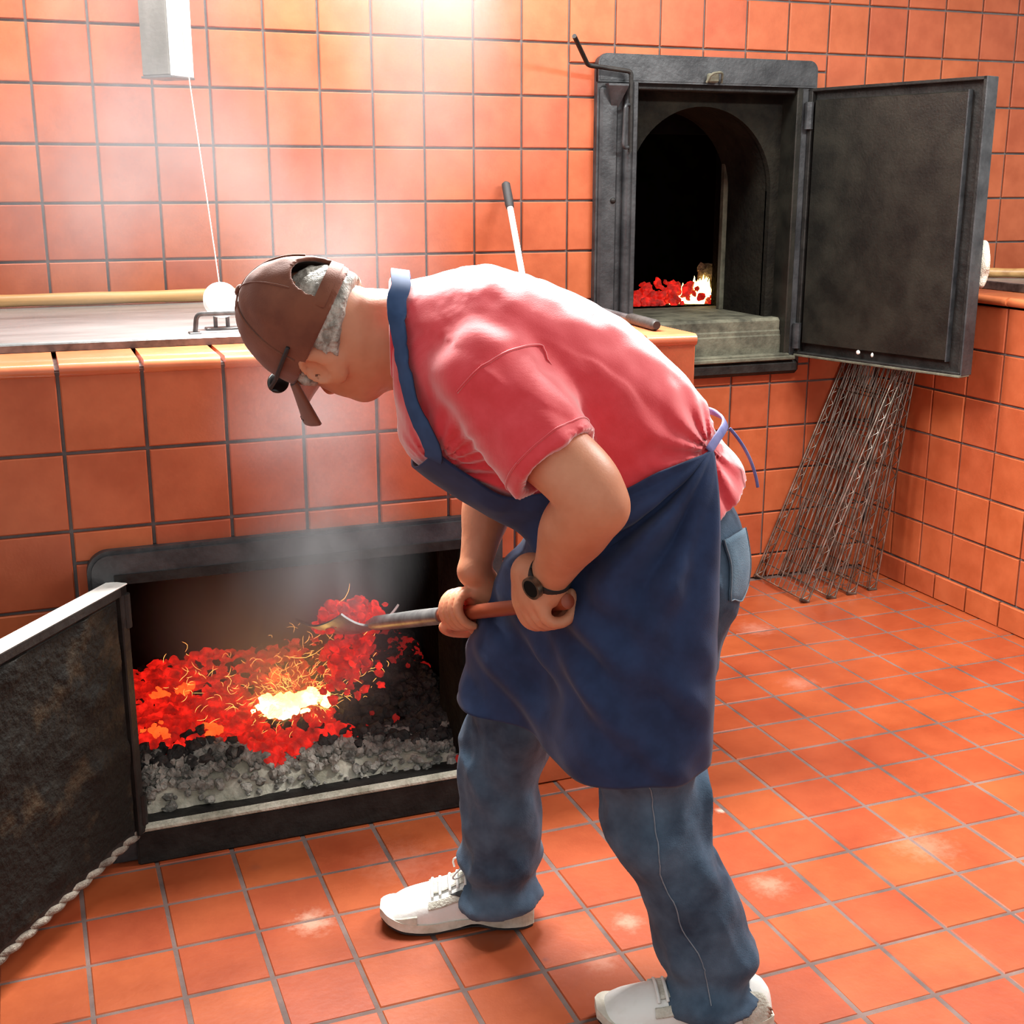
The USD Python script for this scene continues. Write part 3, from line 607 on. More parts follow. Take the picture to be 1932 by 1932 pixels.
# ---------------------------------------------------------------- wire shelves leaning in the corner
def wire_shelf(name, label, base_x, top_x, top_z, y0, y1, tw_):
    """shelf lying in a slanted plane: from the floor at base_x up to (top_x, top_z); y0..y1 its short side"""
    L = math.hypot(top_x - base_x, top_z); e1 = np.array([(top_x - base_x) / L, 0, top_z / L]); e2 = np.array([0, 1.0, 0]); e3 = np.cross(e1, e2)
    w = y1 - y0; o = np.array([base_x, y0, .03]) + e3 * 0
    t = thing(name, label, 'wire shelf', (base_x, (y0 + y1) / 2, 0), 'wire shelves leaning in the corner')
    X3 = lambda m: frame_xf(m, o, e1, e2, e3)
    for yy in (0.0, w):
        zz = []
        n = int(L / .17)
        for k in range(n + 1): zz.append((L * k / n, yy, .015 if k % 2 else .175))
        part(t, 'side_truss', X3(cat(tube([(0, yy, 0), (L, yy, 0)], .022, 6), tube([(0, yy, .19), (L, yy, .19)], .022, 6), tube(np.array(zz), .014, 5))), 'wire', 60)
        part(t, 'foot', X3(cat(tube([(-.02, yy, -.02), (-.02, yy, .21)], .045, 8))), 'wire_dark', 60)
    nw = 11
    part(t, 'long_wires', X3(cat(*[tube([(0, w * (k + .5) / nw, .19), (L, w * (k + .5) / nw, .19)], .0125, 5) for k in range(nw)])), 'wire', 60, kind='stuff')
    for k in range(7): part(t, 'cross_wire', X3(tube([(L * (k + .4) / 7, 0, .165), (L * (k + .4) / 7, w, .165)], .016, 5)), 'wire_dark', 60)
    for xx in (0, L): part(t, 'end_wire', X3(tube([(xx, 0, .19), (xx, w, .19)], .02, 6)), 'wire', 60)
wire_shelf('wire_shelf', 'chrome wire shelf nearest the man, outermost of the four leaning in the corner', 14.98, 17.30, 5.55, -2.04, -.16, 0)
wire_shelf('wire_shelf', 'chrome wire shelf second from the man in the leaning corner stack', 15.68, 17.42, 5.60, -2.03, -.16, 0)
wire_shelf('wire_shelf', 'chrome wire shelf third from the man in the leaning corner stack', 16.27, 17.52, 5.65, -1.95, -.16, 0)
wire_shelf('wire_shelf', 'chrome wire shelf nearest the right-hand tiled pit in the leaning stack', 16.90, 17.60, 5.70, -1.84, -.16, 0)

# ---------------------------------------------------------------- person: built in a frame of his own, (f)orward, (l)eft, z up
PF, PL = np.array([-.958, .286, 0]), np.array([-.286, -.958, 0])
def W3(v):
    v = np.asarray(v, float); return v[..., 0:1] * PF + v[..., 1:2] * PL + v[..., 2:3] * Z
def nets(fn, lo, hi, h):
    """surface of fn = 0 (negative inside) by surface nets"""
    lo, hi = np.array(lo, float), np.array(hi, float); n = np.ceil((hi - lo) / h).astype(int) + 1
    ax = [lo[i] + h * np.arange(n[i]) for i in range(3)]
    G = np.stack(np.meshgrid(*ax, indexing='ij'), -1); D = fn(G.reshape(-1, 3)).reshape(n)
    for a in range(3):                       # close the surface at the box
        s = [slice(None)] * 3
        for e in (0, -1): s[a] = e; D[tuple(s)] = np.maximum(D[tuple(s)], h * .5)
    S = D < 0; c = [slice(None, -1), slice(1, None)]
    cnt = sum(S[c[i], c[j], c[k]].astype(int) for i in (0, 1) for j in (0, 1) for k in (0, 1))
    act = (cnt > 0) & (cnt < 8); idx = -np.ones(act.shape, int); idx[act] = np.arange(act.sum()); ci = np.argwhere(act)
    P = np.zeros((len(ci), 3)); m = np.zeros(len(ci))
    corners = [np.array(t) for t in np.ndindex(2, 2, 2)]
    for a in range(3):
        for u in corners:
            if u[a]: continue
            w = u.copy(); w[a] = 1
            d0 = D[tuple((ci + u).T)]; d1 = D[tuple((ci + w).T)]; x = (d0 < 0) != (d1 < 0)
            t = np.where(x, d0 / np.where(x, d0 - d1, 1), 0)
            q = u[None] + t[:, None] * (w - u)[None]; P += q * x[:, None]; m += x
    P = lo + h * (ci + P / m[:, None]); F = []
    for a in range(3):
        b, d = (a + 1) % 3, (a + 2) % 3
        s0 = [slice(None)] * 3; s1 = [slice(None)] * 3; s0[a] = slice(None, -1); s1[a] = slice(1, None)
        A, B = S[tuple(s0)], S[tuple(s1)]
        for fl, X_ in ((False, A & ~B), (True, ~A & B)):
            e = np.argwhere(X_); e = e[(e[:, b] > 0) & (e[:, d] > 0) & (e[:, b] < n[b] - 1) & (e[:, d] < n[d] - 1)]
            if not len(e): continue
            ub, ud = np.zeros(3, int), np.zeros(3, int); ub[b] = 1; ud[d] = 1
            q = [idx[tuple((e - o).T)] for o in (0 * ub, ub, ub + ud, ud)]
            q = np.stack(q if not fl else q[::-1], 1); F += [q[:, [0, 1, 2]], q[:, [0, 2, 3]]]
    m = trimesh.Trimesh(P, np.vstack(F), process=False)
    if m.volume < 0: m.invert()
    return m
def smin(a, b, k): h = np.clip(.5 + .5 * (b - a) / k, 0, 1); return b * (1 - h) + a * h - k * h * (1 - h)
def limb(pts, rad, n=120):
    """round tapering limb: distance function along a smooth path"""
    p = np.array(pts, float); d = np.r_[0, np.cumsum(np.linalg.norm(np.diff(p, axis=0), axis=1))]; d /= d[-1]; t = np.linspace(0, 1, n)
    c = (CubicSpline if len(p) > 2 else PchipInterpolator)(d, p)(t); r = PchipInterpolator(d, rad)(t); tree = cKDTree(c)
    def fn(q):
        dist, i = tree.query(q); return dist - r[i]
    return fn
def ell(c, r, R=None):
    c, r = np.array(c, float), np.array(r, float)
    def fn(q):
        v = q - c
        if R is not None: v = v @ R.T          # rows of R: the ellipsoid's axes
        v = v / r; k = np.linalg.norm(v, axis=1); return (k - 1) * r.min() * np.where(k < 1, 1, 1)
    return fn
def vnoise(q, sc, seed): return meshkit.noise(np.asarray(q) * np.array(sc), seed) - .5
# torso: spine stations (f, z), half depth a across the bend, half width b
SP = np.array([(-6.25, 7.48), (-6.45, 7.42), (-6.80, 7.25), (-7.20, 6.98), (-7.88, 6.60), (-8.35, 6.25), (-8.80, 5.80), (-9.05, 5.32), (-9.10, 4.9)])
SA = np.array([.46, .62, .97, 1.11, 1.16, 1.13, 1.03, .90, .80]); SB = np.array([.55, .80, 1.10, 1.18, 1.17, 1.15, 1.12, 1.08, 1.0])
sd = np.r_[0, np.cumsum(np.linalg.norm(np.diff(SP, axis=0), axis=1))]; SL = sd[-1]; ts = np.linspace(0, SL, 400)
SC = CubicSpline(sd, SP)(ts); SA_, SB_ = PchipInterpolator(sd, SA)(ts), PchipInterpolator(sd, SB)(ts)
ST = np.gradient(SC, axis=0); ST /= np.linalg.norm(ST, axis=1, keepdims=True); SN = np.c_[-ST[:, 1], ST[:, 0]]     # SN points to the belly side
if SN[200, 1] > 0: SN = -SN
stree = cKDTree(SC); LM = 10.45
def torso_uv(q):
    fz = q[:, [0, 2]]; dd, i = stree.query(fz); v = fz - SC[i]; return i, (v * SN[i]).sum(1), (v * ST[i]).sum(1), q[:, 1] - LM
def torso(q, grow=0.0):
    i, n, s, l = torso_uv(q); a, b = SA_[i] + grow, SB_[i] + grow
    return (((np.abs(n) / a) ** 2.2 + (np.abs(l) / b) ** 2.2 + (np.abs(s) / a) ** 2.2) ** (1 / 2.2) - 1) * np.minimum(a, b) * .92
def on_torso(st, ph, grow):
    """point of the torso surface at station st (index into SP), ph degrees round from the belly line to his left"""
    k = np.interp(st, np.arange(len(SP)), sd) / SL * 399; k0 = int(round(k)); a, b = SA_[k0] + grow, SB_[k0] + grow
    c, s = math.cos(math.radians(ph)), math.sin(math.radians(ph)); e = 2 / 2.2
    n, l = a * math.copysign(abs(c) ** e, c), b * math.copysign(abs(s) ** e, s)
    return np.array([SC[k0, 0] + SN[k0, 0] * n, LM + l, SC[k0, 1] + SN[k0, 1] * n])

man = thing('person', 'stooping person in brown cap, red shirt, navy apron and jeans, shovelling coals', 'person', W3([-8.4, 10.45, 0])[:3])
def wpart(parent, name, m, mt, smooth=True, **kw):
    m = m.copy(); m.vertices = W3(m.vertices)
    if m.is_watertight and m.volume < 0: m.invert()
    return part(parent, name, m, mt, smooth, **kw)

# head frame
HU = np.array([.90, 0, .43]); HU /= np.linalg.norm(HU)
HF = np.array([.345, -.60, -.72]); HF -= HU * (HF @ HU); HF /= np.linalg.norm(HF); HS = np.cross(HU, HF); HO = np.array([-5.66, 10.53, 7.40])
HR = np.stack([HF, HS, HU])
def H(v): return HO + np.asarray(v, float) @ HR         # head coordinates to person coordinates
def toH(q): return (q - HO) @ HR.T
neck = limb([H([-.12, 0, -.1]), (-6.15, 10.47, 7.42), (-6.6, 10.45, 7.3)], [.40, .46, .55])
_face = [ell((-.06, 0, .20), (.60, .48, .56)), ell((.20, 0, -.22), (.36, .37, .45)), ell((.36, 0, -.50), (.17, .20, .14)), ell((.0, .24, -.30), (.26, .17, .24)), ell((.0, -.24, -.30), (.26, .17, .24)), ell((.42, 0, .16), (.14, .34, .10)), ell((.10, 0, -.50), (.30, .26, .16))]
_soc = [ell((.56, .17, .03), (.12, .11, .08)), ell((.56, -.17, .03), (.12, .11, .08))]
_nose = limb([(.50, 0, .08), (.60, 0, -.06), (.66, 0, -.16)], [.05, .07, .085]); _nos = [ell((.60, .07, -.18), (.07, .05, .05)), ell((.60, -.07, -.18), (.07, .05, .05))]
_lip = [ell((.50, 0, -.335), (.09, .15, .035)), ell((.495, 0, -.395), (.085, .14, .035))]; _slit = ell((.58, 0, -.365), (.10, .14, .010))
def ear(s):
    R = np.array([[.94, s * .34, 0], [-s * .34, .94, 0], [0, 0, 1.0]])     # the flap stands off, open to the front
    R = R @ np.array([[math.cos(.25), 0, math.sin(.25)], [0, 1, 0], [-math.sin(.25), 0, math.cos(.25)]])
    o = ell((-.08, s * .52, .02), (.17, .05, .23), R); i = ell((-.04, s * .565, .02), (.10, .05, .15), R); lb = ell((-.03, s * .49, -.18), (.07, .045, .08))
    return o, i, lb
def headfn(q):
    h = toH(q); d = _face[0](h)
    for f in _face[1:]: d = smin(d, f(h), .12)
    for f in _soc: d = -smin(-d, f(h), .05)
    d = smin(d, _nose(h), .05)
    for f in _nos + _lip: d = smin(d, f(h), .03)
    d = -smin(-d, _slit(h), .015)
    for s in (1, -1):
        o, i, lb = ear(s); e = smin(np.maximum(o(h), -i(h)), lb(h), .04); d = smin(d, e, .025)
    return smin(d, neck(q), .16)
headm = nets(headfn, H([0, 0, 0]) - 1.35, H([0, 0, 0]) + 1.15, .026)

# arms and hands
def fist(Wp, G, A, E0, rb, r=.062, width=.135, tips=None):
    """hand closed round a bar through G along A (little finger to index); E0 points from the bar to the back of the hand, Wp is the wrist"""
    A = np.array(A, float); A /= np.linalg.norm(A); E0 = np.array(E0, float); E0 -= A * (E0 @ A); E0 /= np.linalg.norm(E0)
    E1 = Wp - G; E1 = E1 - A * (E1 @ A) - E0 * (E1 @ E0); E1 /= np.linalg.norm(E1)
    def pt(a, deg, R): c, s = math.cos(math.radians(deg)), math.sin(math.radians(deg)); return G + A * a + E0 * c * R + E1 * s * R
    R = rb + r; fs = []
    offs = [(-1.5, .92, .055), (-.5, 1.0, .060), (.5, 1.03, .064), (1.5, .98, .062)]
    palm = []
    for k, (o, ln, rr) in enumerate(offs):
        a = o * width; kn = pt(a * 1.04, 12 - 4 * abs(o), R + .07)
        ch = [kn, pt(a, -38 * ln, R + .075), pt(a, -95 * ln, R + .03), pt(a * .97, -150 * ln, R), pt(a * .94, -205 * ln, R + .01)]
        fs.append(limb(ch, [rr * 1.22, rr * 1.12, rr * 1.06, rr, rr * .85], 60))
        palm.append(limb([pt(a * .62, 80, R + .22), pt(a * .9, 45, R + .10), kn], [.10, .105, rr * 1.25], 40))
    pal = limb([Wp, pt(0, 82, R + .24), pt(0, 50, R + .06)], [.185, .19, .16], 40)
    heel = limb([pt(-.16, 100, R + .16), pt(.10, 120, R + .10)], [.13, .14], 20)
    th = limb([pt(.14, 110, R + .22), pt(.36, 140, R + .10), pt(.36, 185, R + .04), pt(.26, 225, R + .07)], [.10, .085, .078, .066], 60)
    def fn(q):
        d = pal(q)
        for p_ in palm: d = smin(d, p_(q), .07)
        d = smin(smin(d, heel(q), .08), th(q), .035)
        for f in fs: d = smin(d, f(q), .014)
        return d
    nails = []
    return fn
LS, LE, LW = np.array([-7.12, 11.47, 7.12]), np.array([-8.02, 12.22, 6.10]), np.array([-7.73, 11.52, 5.16])
LG = np.array([-7.77, 11.36, 4.84])
RS, RE, RW = np.array([-6.95, 9.45, 7.15]), np.array([-7.36, 9.1, 5.66]), np.array([-7.00, 9.26, 4.52])
# shovel line in person coordinates, from the grip to the blade
def toP(w): w = np.asarray(w, float); return np.array([w @ PF / (PF @ PF), w @ PL / (PL @ PL), w[2]])
SG, SBL = LG.copy(), toP((3.50, -7.45, 2.78)); sdir = (SBL - SG) / np.linalg.norm(SBL - SG)
RG = SG + sdir * 2.10
RWf = RG + np.array([-.10, .0, .50])
larm = limb([LS, LS * .45 + LE * .55, LE, LE * .70 + LW * .30, LE * .3 + LW * .7, LW], [.42, .345, .335, .335, .245, .185])
rarm = limb([RS, RS * .5 + RE * .5, RE, RE * .68 + RWf * .32, RE * .3 + RWf * .7, RWf], [.42, .34, .30, .30, .22, .175])
elb = ell(LE + np.array([-.16, .06, -.06]), (.17, .17, .17))
lf = fist(LW + np.array([0, 0, -.12]), LG, sdir, (.25, 1.0, .05), .085)
rf = fist(RWf, RG, sdir, (.35, -1.0, .1), .085)
def bx(*p, pad=.5): p = np.array(p); return p.min(0) - pad, p.max(0) + pad
lb, rb_ = bx(LS, LE, LW, LG, pad=.62), bx(RS, RE, RWf, RG, pad=.62)
larmm = nets(lambda q: smin(smin(larm(q), elb(q), .15), lf(q), .05), *lb, .024)
rarmm = nets(lambda q: smin(rarm(q), rf(q), .05), *rb_, .024)
core = nets(lambda q: torso(q, -.30), (-10.2, 9.1, 4.2), (-5.6, 11.8, 8.2), .08)
def Mn(m): return manifold3d.Manifold(manifold3d.Mesh(np.asarray(m.vertices, np.float32), np.asarray(m.faces, np.uint32)))
body = tm(Mn(headm) + Mn(larmm) + Mn(rarmm) + Mn(core))
wpart(man, 'body', body, 'skin')
for s in (1, -1): wpart(man, 'eye', (lambda m: trimesh.Trimesh(H(m.vertices), m.faces, process=False))(icos(2, (.47, s * .17, .03), .075)), 'eye')

# hair: grey, round the back of the head below the cap
def hairfn(q):
    h = toH(q); d = ell((-.08, 0, .14), (.66, .53, .58))(h)
    d = np.maximum(d, h[:, 0] - .16 - .25 * (h[:, 2] < -.0) * 0)          # behind the temples
    d = np.maximum(d, -(h[:, 2] + .12 + .75 * np.clip(h[:, 0] + .05, 0, 1) * 1.0 + .35 * np.clip(-h[:, 0] - .2, 0, 1) * -1))
    e = ell((-.06, .52, .0), (.22, .16, .26))(h); e2 = ell((-.06, -.52, .0), (.22, .16, .26))(h)
    d = np.maximum(d, -np.minimum(e, e2))
    return d + .035 * vnoise(h, (9, 9, 14), 4) + .025 * vnoise(h, (22, 22, 30), 5)
wpart(man, 'hair', nets(hairfn, H([0, 0, 0]) - 1.1, H([0, 0, 0]) + 1.1, .026), 'hair')
sb = [ell((.25, s * .425, .08), (.075, .065, .12)) for s in (1, -1)]
wpart(man, 'sideburn', nets(lambda q: sb[0](toH(q)) + .03 * vnoise(toH(q), (20, 20, 20), 3), H([.25, .43, .08]) - .3, H([.25, .43, .08]) + .3, .02), 'hair')

# cap: crown with an arched opening at the back, strap, brim, button, seams
CE, CR = np.array([-.06, 0, .22]), np.array([.70, .565, .80])
ce_o, ce_i = ell(CE, CR), ell(CE, CR - .05)
op = ell((-.72, 0, .36), (.40, .27, .27))
def capfn(q):
    h = toH(q); w = .025 * vnoise(h, (3, 3, 3), 7) + .02 * vnoise(h, (7, 7, 4), 2)
    d = np.maximum(ce_o(h) + w, -(ce_i(h) + w)); d = np.maximum(d, -(h[:, 2] - .155 - .03 * h[:, 0]))
    return np.maximum(d, -np.maximum(op(h), -(h[:, 2] - .25)))
cp = wpart(man, 'cap', nets(capfn, H([0, 0, .3]) - 1.25, H([0, 0, .3]) + 1.25, .022), 'cap_cotton', label='worn brown cotton baseball cap')
def hmesh(m): return trimesh.Trimesh(H(m.vertices), m.faces, process=False)
# brim: curved plate
u, v = np.meshgrid(np.linspace(-1, 1, 25), np.linspace(0, 1, 9), indexing='ij')
ang = u * 1.08; rx, ry = CR[0] + .01, CR[1] + .01
bxx = CE[0] + rx * np.cos(ang) + v * .44 * np.cos(ang * .55); byy = ry * np.sin(ang) * (1 + .10 * v); bzz = .19 + .05 * bxx - .26 * v - .14 * u ** 2 * (.35 + v)
vb = np.stack([bxx, byy, bzz], -1).reshape(-1, 3)
def sheet(vb, nu, nv, th, nrm=None):
    i, j = np.meshgrid(np.arange(nu - 1), np.arange(nv - 1), indexing='ij'); k = (i * nv + j).ravel()
    f = np.vstack([np.c_[k, k + nv, k + nv + 1], np.c_[k, k + nv + 1, k + 1]])
    m = trimesh.Trimesh(vb, f, process=False); n = np.array(m.vertex_normals) if nrm is None else nrm
    N = len(vb); V = np.vstack([vb + n * th / 2, vb - n * th / 2]); F = [f, f[:, ::-1] + N]
    bd = [i_ * nv for i_ in range(nu)] + [(nu - 1) * nv + j_ for j_ in range(1, nv)] + [i_ * nv + nv - 1 for i_ in range(nu - 2, -1, -1)] + [j_ for j_ in range(nv - 2, 0, -1)]
    b = np.array(bd); b2 = np.roll(b, -1); F += [np.c_[b, b + N, b2], np.c_[b2, b + N, b2 + N]]
    return trimesh.Trimesh(V, np.vstack(F), process=False)
wpart(cp, 'brim', hmesh(sheet(vb, 25, 9, .03)), 'cap_cotton')
wpart(cp, 'button', hmesh(icos(2, (CE[0], 0, CE[2] + CR[2] + .01), (.06, .06, .035))), 'cap_cotton')
def on_cap(az, el, g=.005): return CE + (CR + g) * np.array([math.cos(az) * math.cos(el), math.sin(az) * math.cos(el), math.sin(el)])
for k in range(6):
    az = math.pi / 6 + k * math.pi / 3
    wpart(cp, 'seam', hmesh(tube([on_cap(az, e) for e in np.linspace(.05 if abs(az - math.pi) > .6 else .45, 1.5, 14)], .010, 5)), 'cap_cotton')
st = [on_cap(a, -.03, .0) for a in np.linspace(math.pi - .62, math.pi + .62, 13)]
vb = np.array([[p + np.array([0, 0, .0]), p + np.array([.02, 0, .12])] for p in st]).reshape(-1, 3)
wpart(cp, 'strap', hmesh(sheet(vb, 13, 2, .03)), 'cap_cotton', label='strap across the opening at the back')
pts_ = [(CE[0] + rx * math.cos(a) + .41 * math.cos(a * .55), ry * math.sin(a) * 1.1, .19 - .25 - .14 * (a / 1.08) ** 2 * 1.35 + .06) for a in np.linspace(.35, .95, 7)]
vb = np.array([[np.array(p), np.array(p) * [.90, .96, 1] + [0, 0, .012]] for p in pts_]).reshape(-1, 3)
wpart(cp, 'patch', hmesh(sheet(vb, 7, 2, .02)), 'cap_patch', label='tan patch with dark stripes on the brim')
for k in (1, 2, 3):
    p = np.array(pts_[k]) ; wpart(cp, 'stripe', hmesh(tube([p + [0, 0, .018], p * [.91, .965, 1] + [0, 0, .03]], .010, 5)), 'black_rubber', label='dark stripe of the brim patch')

# shirt
def sleeve(S, E, f): e = S + (E - S) * f; return limb([S, (S + e) / 2, e], [.49, .49, .485]), limb([S + (E - S) * .25, S + (E - S) * 1.6], [.375, .385]), e
sl, sl_in, le = sleeve(LS, LE, .70); sr, sr_in, re_ = sleeve(RS, RE, .62)
ldir, rdir = (LE - LS) / np.linalg.norm(LE - LS), (RE - RS) / np.linalg.norm(RE - RS)
nk = limb([H([-.12, 0, -.1]), (-6.10, 10.47, 7.42), (-6.42, 10.45, 7.40)], [.46, .50, .52])
T2 = np.array([-9.35, 11.45, 6.35])
def shirtfn(q):
    d = torso(q, .02); i, n, s, l = torso_uv(q)
    lsl = np.maximum(sl(q), ((q - le) @ ldir)); rsl = np.maximum(sr(q), ((q - re_) @ rdir))
    # folds: from the armpit, across the sleeve, and gathered above the apron tie
    w1 = np.sin(22 * np.arctan2(q[:, 2] - 6.2, q[:, 0] + 6.6) + 3 * vnoise(q, (2, 2, 2), 1)) * np.exp(-((np.linalg.norm(q - [-7.0, 11.3, 6.3], axis=1)) / .55) ** 2)
    d2 = q - T2; w2 = np.sin(13 * np.arctan2(d2[:, 2], -d2[:, 0]) + 2 * vnoise(q, (2, 2, 2), 2)) * np.exp(-(np.linalg.norm(d2, axis=1) / .7) ** 2)
    d = smin(d, lsl, .16); d = smin(d, rsl, .16)
    sl_w = vnoise(q @ np.array([[1, 0, .5], [0, 1, 0], [-.5, 0, 1]]), (5.5, 3, 1.6), 6)
    d = d + .030 * w1 + .035 * w2 + .07 * vnoise(q, (1.7, 2, 3.2), 3) * (n > -.2) + .035 * vnoise(q, (5, 4, 5), 9) + .05 * sl_w * (np.abs(q[:, 1] - LM) > 1.0)
    # gathers at the tie, then a loose tail below it
    tie = ts[i] - np.interp(6.0, np.arange(len(SP)), sd); d = d + .09 * np.exp(-(tie / .16) ** 2) * (n < .2) - .05 * np.exp(-((tie - .45) / .35) ** 2) * (n < .2)
    d = np.maximum(d, -np.maximum(sl_in(q), -((q - le) @ ldir + .45))); d = np.maximum(d, -np.maximum(sr_in(q), -((q - re_) @ rdir + .45)))
    hem = (q[:, 2] - 5.76) + .6 * (q[:, 0] + 9.52); d = np.maximum(d, -hem)
    return np.maximum(d, q[:, 0] + 6.24)
shm = nets(shirtfn, (-10.5, 8.3, 4.3), (-5.7, 12.9, 8.5), .036)
sh = wpart(man, 'shirt', shm, 'shirt_cotton', label='red cotton short-sleeved shirt')
def hug(fn, pts, out=.0, it=6):
    """moves points onto the surface fn = 0 along its gradient"""
    p = np.array(pts, float)
    for _ in range(it):
        d = fn(p); g = np.stack([(fn(p + np.eye(3)[k] * .02) - d) / .02 for k in range(3)], 1); g /= np.linalg.norm(g, axis=1, keepdims=True) + 1e-9; p = p - g * (d - out)[:, None] * .8
    return p, g
# sleeve seam, hem band, collar band
ex = np.cross(ldir, [0, 0, 1.0]); ex /= np.linalg.norm(ex); ey = np.cross(ldir, ex)
def loop(c, r, n=40, lo=0, hi=2 * math.pi): return np.array([c + r * (ex * math.cos(a) + ey * math.sin(a)) for a in np.linspace(lo, hi, n)])
p, g = hug(shirtfn, loop(LS + ldir * .08, .52), .004); ok_ = np.r_[True, np.linalg.norm(np.diff(p, axis=0), axis=1) < .14]; ok_ &= (p[:, 1] > 11.0) & (p[:, 2] > 7.05); p = p[ok_]
if len(p) > 6: wpart(sh, 'sleeve_seam', tube(p, .013, 5), 'shirt_cotton')
cr_ = np.array([[-6.25, LM + .57 * math.sin(a), 7.46 + .46 * math.cos(a)] for a in np.linspace(0, 2 * math.pi, 48)]); p, g = hug(lambda q: torso(q, .02), cr_, 0); p[:, 0] = -6.25; wpart(sh, 'collar', tube(p, .032, 8), 'shirt_cotton')
p, g = hug(shirtfn, loop(le - ldir * .13, .52, 80), .003); ok_ = ((np.abs(shirtfn(p)) < .02) & (np.linalg.norm((p - le) - ((p - le) @ ldir)[:, None] * ldir, axis=1) > .42))
k0 = int(np.argmin(ok_)) if not ok_.all() else 0; p, ok_ = np.roll(p, -k0, 0), np.roll(ok_, -k0); run, best = [], []
for q_, o_ in zip(p, ok_):
    if o_ and (not run or np.linalg.norm(q_ - run[-1]) < .12): run.append(q_)
    else: best = run if len(run) > len(best) else best; run = [q_] if o_ else []
best = run if len(run) > len(best) else best
if len(best) > 8: wpart(sh, 'sleeve_hem', tube(np.array(best), .010, 5), 'shirt_cotton')

# jeans
LH, LK, LA = np.array([-9.02, 11.02, 5.0]), np.array([-8.80, 11.30, 2.92]), np.array([-9.50, 11.55, .52])
RH, RK, RA = np.array([-9.02, 9.88, 5.0]), np.array([-7.55, 9.58, 2.98]), np.array([-7.36, 9.42, .50])
lleg = limb([LH, (LH + LK) / 2 + [.06, .0, 0], LK, (LK + LA) / 2 + [-.02, 0, .02], LA], [.70, .62, .55, .485, .50])
rleg = limb([RH, (RH + RK) / 2 + [.08, 0, 0], RK, (RK + RA) / 2 + [.06, 0, 0], RA], [.72, .62, .515, .455, .46])
pel = [ell((-9.12, 10.95, 5.15), (.70, .60, .85)), ell((-9.12, 9.95, 5.15), (.70, .60, .85)), ell((-9.0, 10.45, 5.45), (.78, .98, .55))]
def crinkle(q, A, K, seed):
    ax = (A - K) / np.linalg.norm(A - K); s = (A - q) @ ax           # height above the cuff along the shin
    bun = np.exp(-(s / .42) ** 2); rel = q - A
    az = np.arctan2(rel[:, 1], rel[:, 0])
    return (.085 * np.sin(s * 11 + 1.3 * np.sin(az + seed) + 3 * vnoise(q, (1.5, 1.5, 1.5), seed)) * bun
            + .10 * np.sin(s * 6 + 2.0 * az + 4 * vnoise(q, (1, 1, 1), seed + 1)) * np.exp(-((s - 2.2) / .7) ** 2) * .7 + .12 * vnoise(q, (2.4, 2.4, 1.2), seed + 2) - .16 * (.25 - np.abs(vnoise(q @ np.array([[.9, 0, .4], [0, 1, 0], [-.4, 0, .9]]), (3.0, 3.0, 1.1), seed + 7))) + .06 * vnoise(q, (6, 6, 3), seed + 3))
lin_, rin_ = limb([LA + [0, 0, .05], LA - [0, 0, .4]], [.25, .28]), limb([RA + [0, 0, .05], RA - [0, 0, .4]], [.24, .27])
def jeansfn(q):
    a = lleg(q) + crinkle(q, LA, LK, 11); b = rleg(q) + crinkle(q, RA, RK, 21); d = smin(a, b, .06)
    for f in pel: d = smin(d, f(q), .14)
    d = np.maximum(d, q[:, 2] - 5.92 - .35 * (-9.0 - q[:, 0]))
    cut_l = -(q[:, 2] - .36 - .16 * (-9.5 - q[:, 0])) ; cut_r = -(q[:, 2] - .34 - .14 * (-7.4 - q[:, 0]) )
    near_l = np.linalg.norm((q - LA)[:, :2], axis=1) < np.linalg.norm((q - RA)[:, :2], axis=1)
    d = np.maximum(d, np.where(near_l, cut_l, cut_r))
    return np.maximum(d, -np.minimum(lin_(q), rin_(q)))
jm_ = nets(jeansfn, (-10.3, 8.6, .1), (-6.5, 12.4, 6.4), .040)
jn = wpart(man, 'jeans', jm_, 'denim', label='faded blue denim jeans')
sp_ = np.array([[-8.72, 11.85, 3.3], [-8.70, 12.0, 2.9], [-8.82, 12.0, 2.2], [-9.06, 12.05, 1.5], [-9.32, 12.1, .9], [-9.40, 12.1, .66]])
p, g = hug(jeansfn, smooth_path(sp_, 50), .004); wpart(jn, 'outseam', tube(p, .007, 5), 'denim_stitch', label='pale stitched outer seam')
pk_u, pk_v = np.meshgrid(np.linspace(0, 1, 9), np.linspace(0, 1, 11), indexing='ij')
pw = np.stack([-9.62 - .32 * pk_u, 11.72 - .50 * pk_u, 5.58 - .66 * pk_v - .10 * (1 - np.abs(2 * pk_u - 1)) * pk_v], -1).reshape(-1, 3)
p, g = hug(jeansfn, pw, .022); wpart(jn, 'back_pocket', sheet(p, 9, 11, .035), 'denim_light', label='back pocket patch')
bdr = np.r_[np.arange(11), 10 + 11 * np.arange(1, 9), (8 * 11 + np.arange(9, -1, -1))]
wpart(jn, 'pocket_stitching', tube(p[bdr] + g[bdr] * .02, .008, 5), 'denim_stitch')

